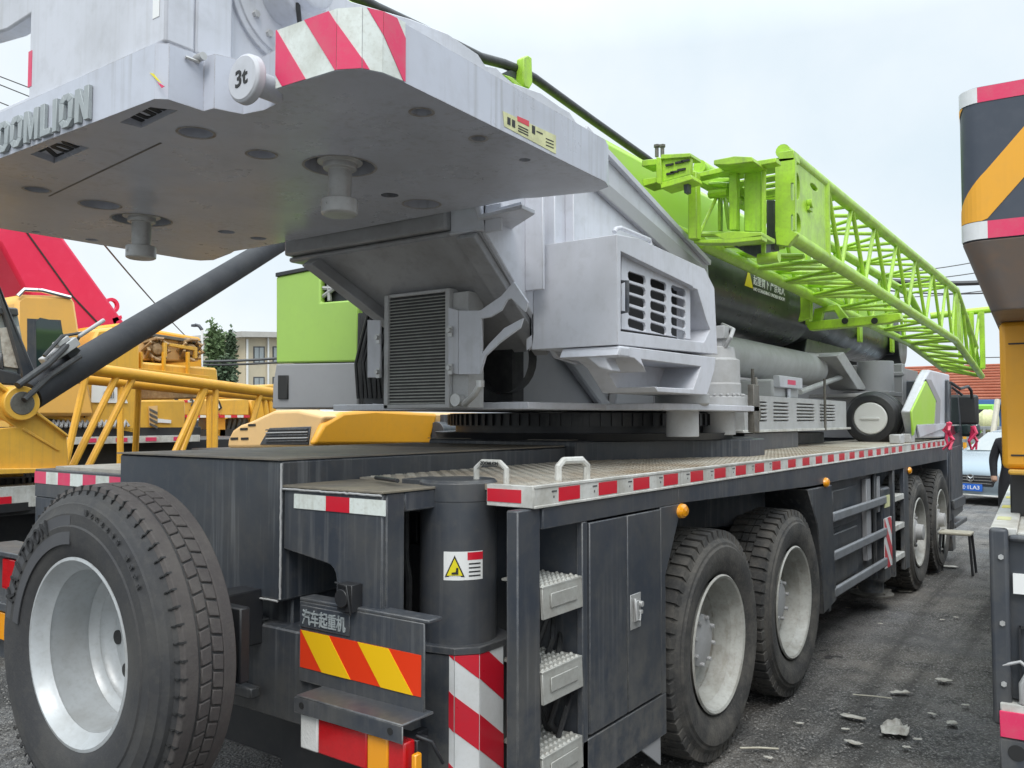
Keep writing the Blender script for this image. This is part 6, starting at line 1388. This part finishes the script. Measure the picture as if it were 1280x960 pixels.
scrap(1125,866,.13,.05,'pale strip of card lying in mid lane',seed=7); scrap(1180,851,.08,.08,'small white scrap towards the orange crane',seed=8); scrap(1190,904,.06,.06,'curled white scrap near the bumper of the orange crane',seed=9)
scrap(1131,739,.14,.12,'white scrap on the ground behind the outrigger pad',seed=10); scrap(1170,707,.5,.14,'long pale patch of paper under the stool','paper',.004,seed=11)
for k,(x,y) in enumerate(((1000,905),(1057,912),(1133,935),(1165,893),(1100,780),(1195,772),(1178,775),(960,948),(1215,700),(1207,882),(1147,925),(1060,700+60))):
    scrap(x,y,.045,.03,'tiny pale litter fleck on the gravel lane','paper',.0022,'tiny flecks of litter',seed=20+k)
b=MB(); p=at(925,935,Z=.008); q=at(973,936,Z=.008); b.tube([p,p.lerp(q,.5)+Vector((0,0,.004)),q],.005,6); o=obj('twig',b,'stoolm',None,0); tag(o,'pale straight twig lying by the rear wheel','twig')
b=MB(); p=at(1066,868,Z=.008); q=at(1115,873,Z=.008); b.tube([p,p.lerp(q,.5)+Vector((0.02,0,.004)),q],.004,6); o=obj('twig',b,'stoolm',None,0); tag(o,'thin reddish twig lying in mid lane','twig')
# ============================================================ CAMERA, LIGHT, RENDER
cam=bpy.data.cameras.new('camera'); co=lnk(bpy.data.objects.new('camera',cam)); SC.camera=co
co.location=(0,0,H); co.rotation_euler=(PI/2+PT,0,YAW); cam.sensor_width=36; cam.lens=36*F/1280; cam.clip_end=2000; cam.clip_start=.05
w=bpy.data.worlds.new('World'); SC.world=w; w.use_nodes=True
n=w.node_tree.nodes; l=w.node_tree.links; bg=n['Background']
sky=n.new('ShaderNodeTexSky'); sky.sky_type='NISHITA'; sky.sun_disc=False
SUN_EL,SUN_AZ=math.radians(52),math.radians(150)
sky.sun_elevation=SUN_EL; sky.sun_rotation=SUN_AZ; sky.dust_density=5; sky.air_density=1.2; sky.ozone_density=1
# overcast: a pale cloud sheet over the blue sky, brighter towards the zenith
tc=n.new('ShaderNodeTexCoord'); sp=n.new('ShaderNodeSeparateXYZ'); l.new(tc.outputs['Generated'],sp.inputs[0])
mr=n.new('ShaderNodeMapRange'); mr.inputs['From Min'].default_value=.40; mr.inputs['From Max'].default_value=1; mr.inputs['To Min'].default_value=.97; mr.inputs['To Max'].default_value=3.1; l.new(sp.outputs['Z'],mr.inputs['Value'])
ns=n.new('ShaderNodeTexNoise'); ns.inputs['Scale'].default_value=3.2; ns.inputs['Detail'].default_value=8; ns.inputs['Roughness'].default_value=.55; l.new(tc.outputs['Generated'],ns.inputs['Vector'])
r2=n.new('ShaderNodeMapRange'); r2.inputs['From Min'].default_value=.3; r2.inputs['From Max'].default_value=.7; l.new(ns.outputs['Fac'],r2.inputs['Value'])
cm=n.new('ShaderNodeMix'); cm.data_type='RGBA'; l.new(r2.outputs[0],cm.inputs[0]); cm.inputs[6].default_value=(6.7,7.75,8.5,1); cm.inputs[7].default_value=(8.3,8.9,9.3,1)
ml=n.new('ShaderNodeVectorMath'); ml.operation='SCALE'; l.new(cm.outputs[2],ml.inputs[0]); l.new(mr.outputs[0],ml.inputs['Scale'])
mx=n.new('ShaderNodeMix'); mx.data_type='RGBA'; mx.inputs[0].default_value=.93; l.new(sky.outputs[0],mx.inputs[6]); l.new(ml.outputs[0],mx.inputs[7])
l.new(mx.outputs[2],bg.inputs['Color']); bg.inputs['Strength'].default_value=.1
sl=bpy.data.lights.new('sun','SUN'); so=lnk(bpy.data.objects.new('sun',sl)); sl.energy=1.4; sl.angle=math.radians(25); sl.color=(1,.97,.93)
# direction towards the sun: behind the camera, right
d=Vector((math.sin(SUN_AZ)*math.cos(SUN_EL),math.cos(SUN_AZ)*math.cos(SUN_EL),math.sin(SUN_EL)))
so.rotation_euler=d.to_track_quat('Z','Y').to_euler()
SC.view_settings.view_transform='Standard'; SC.view_settings.look='None'; SC.view_settings.exposure=.28; SC.view_settings.gamma=1
SC.render.engine='CYCLES'
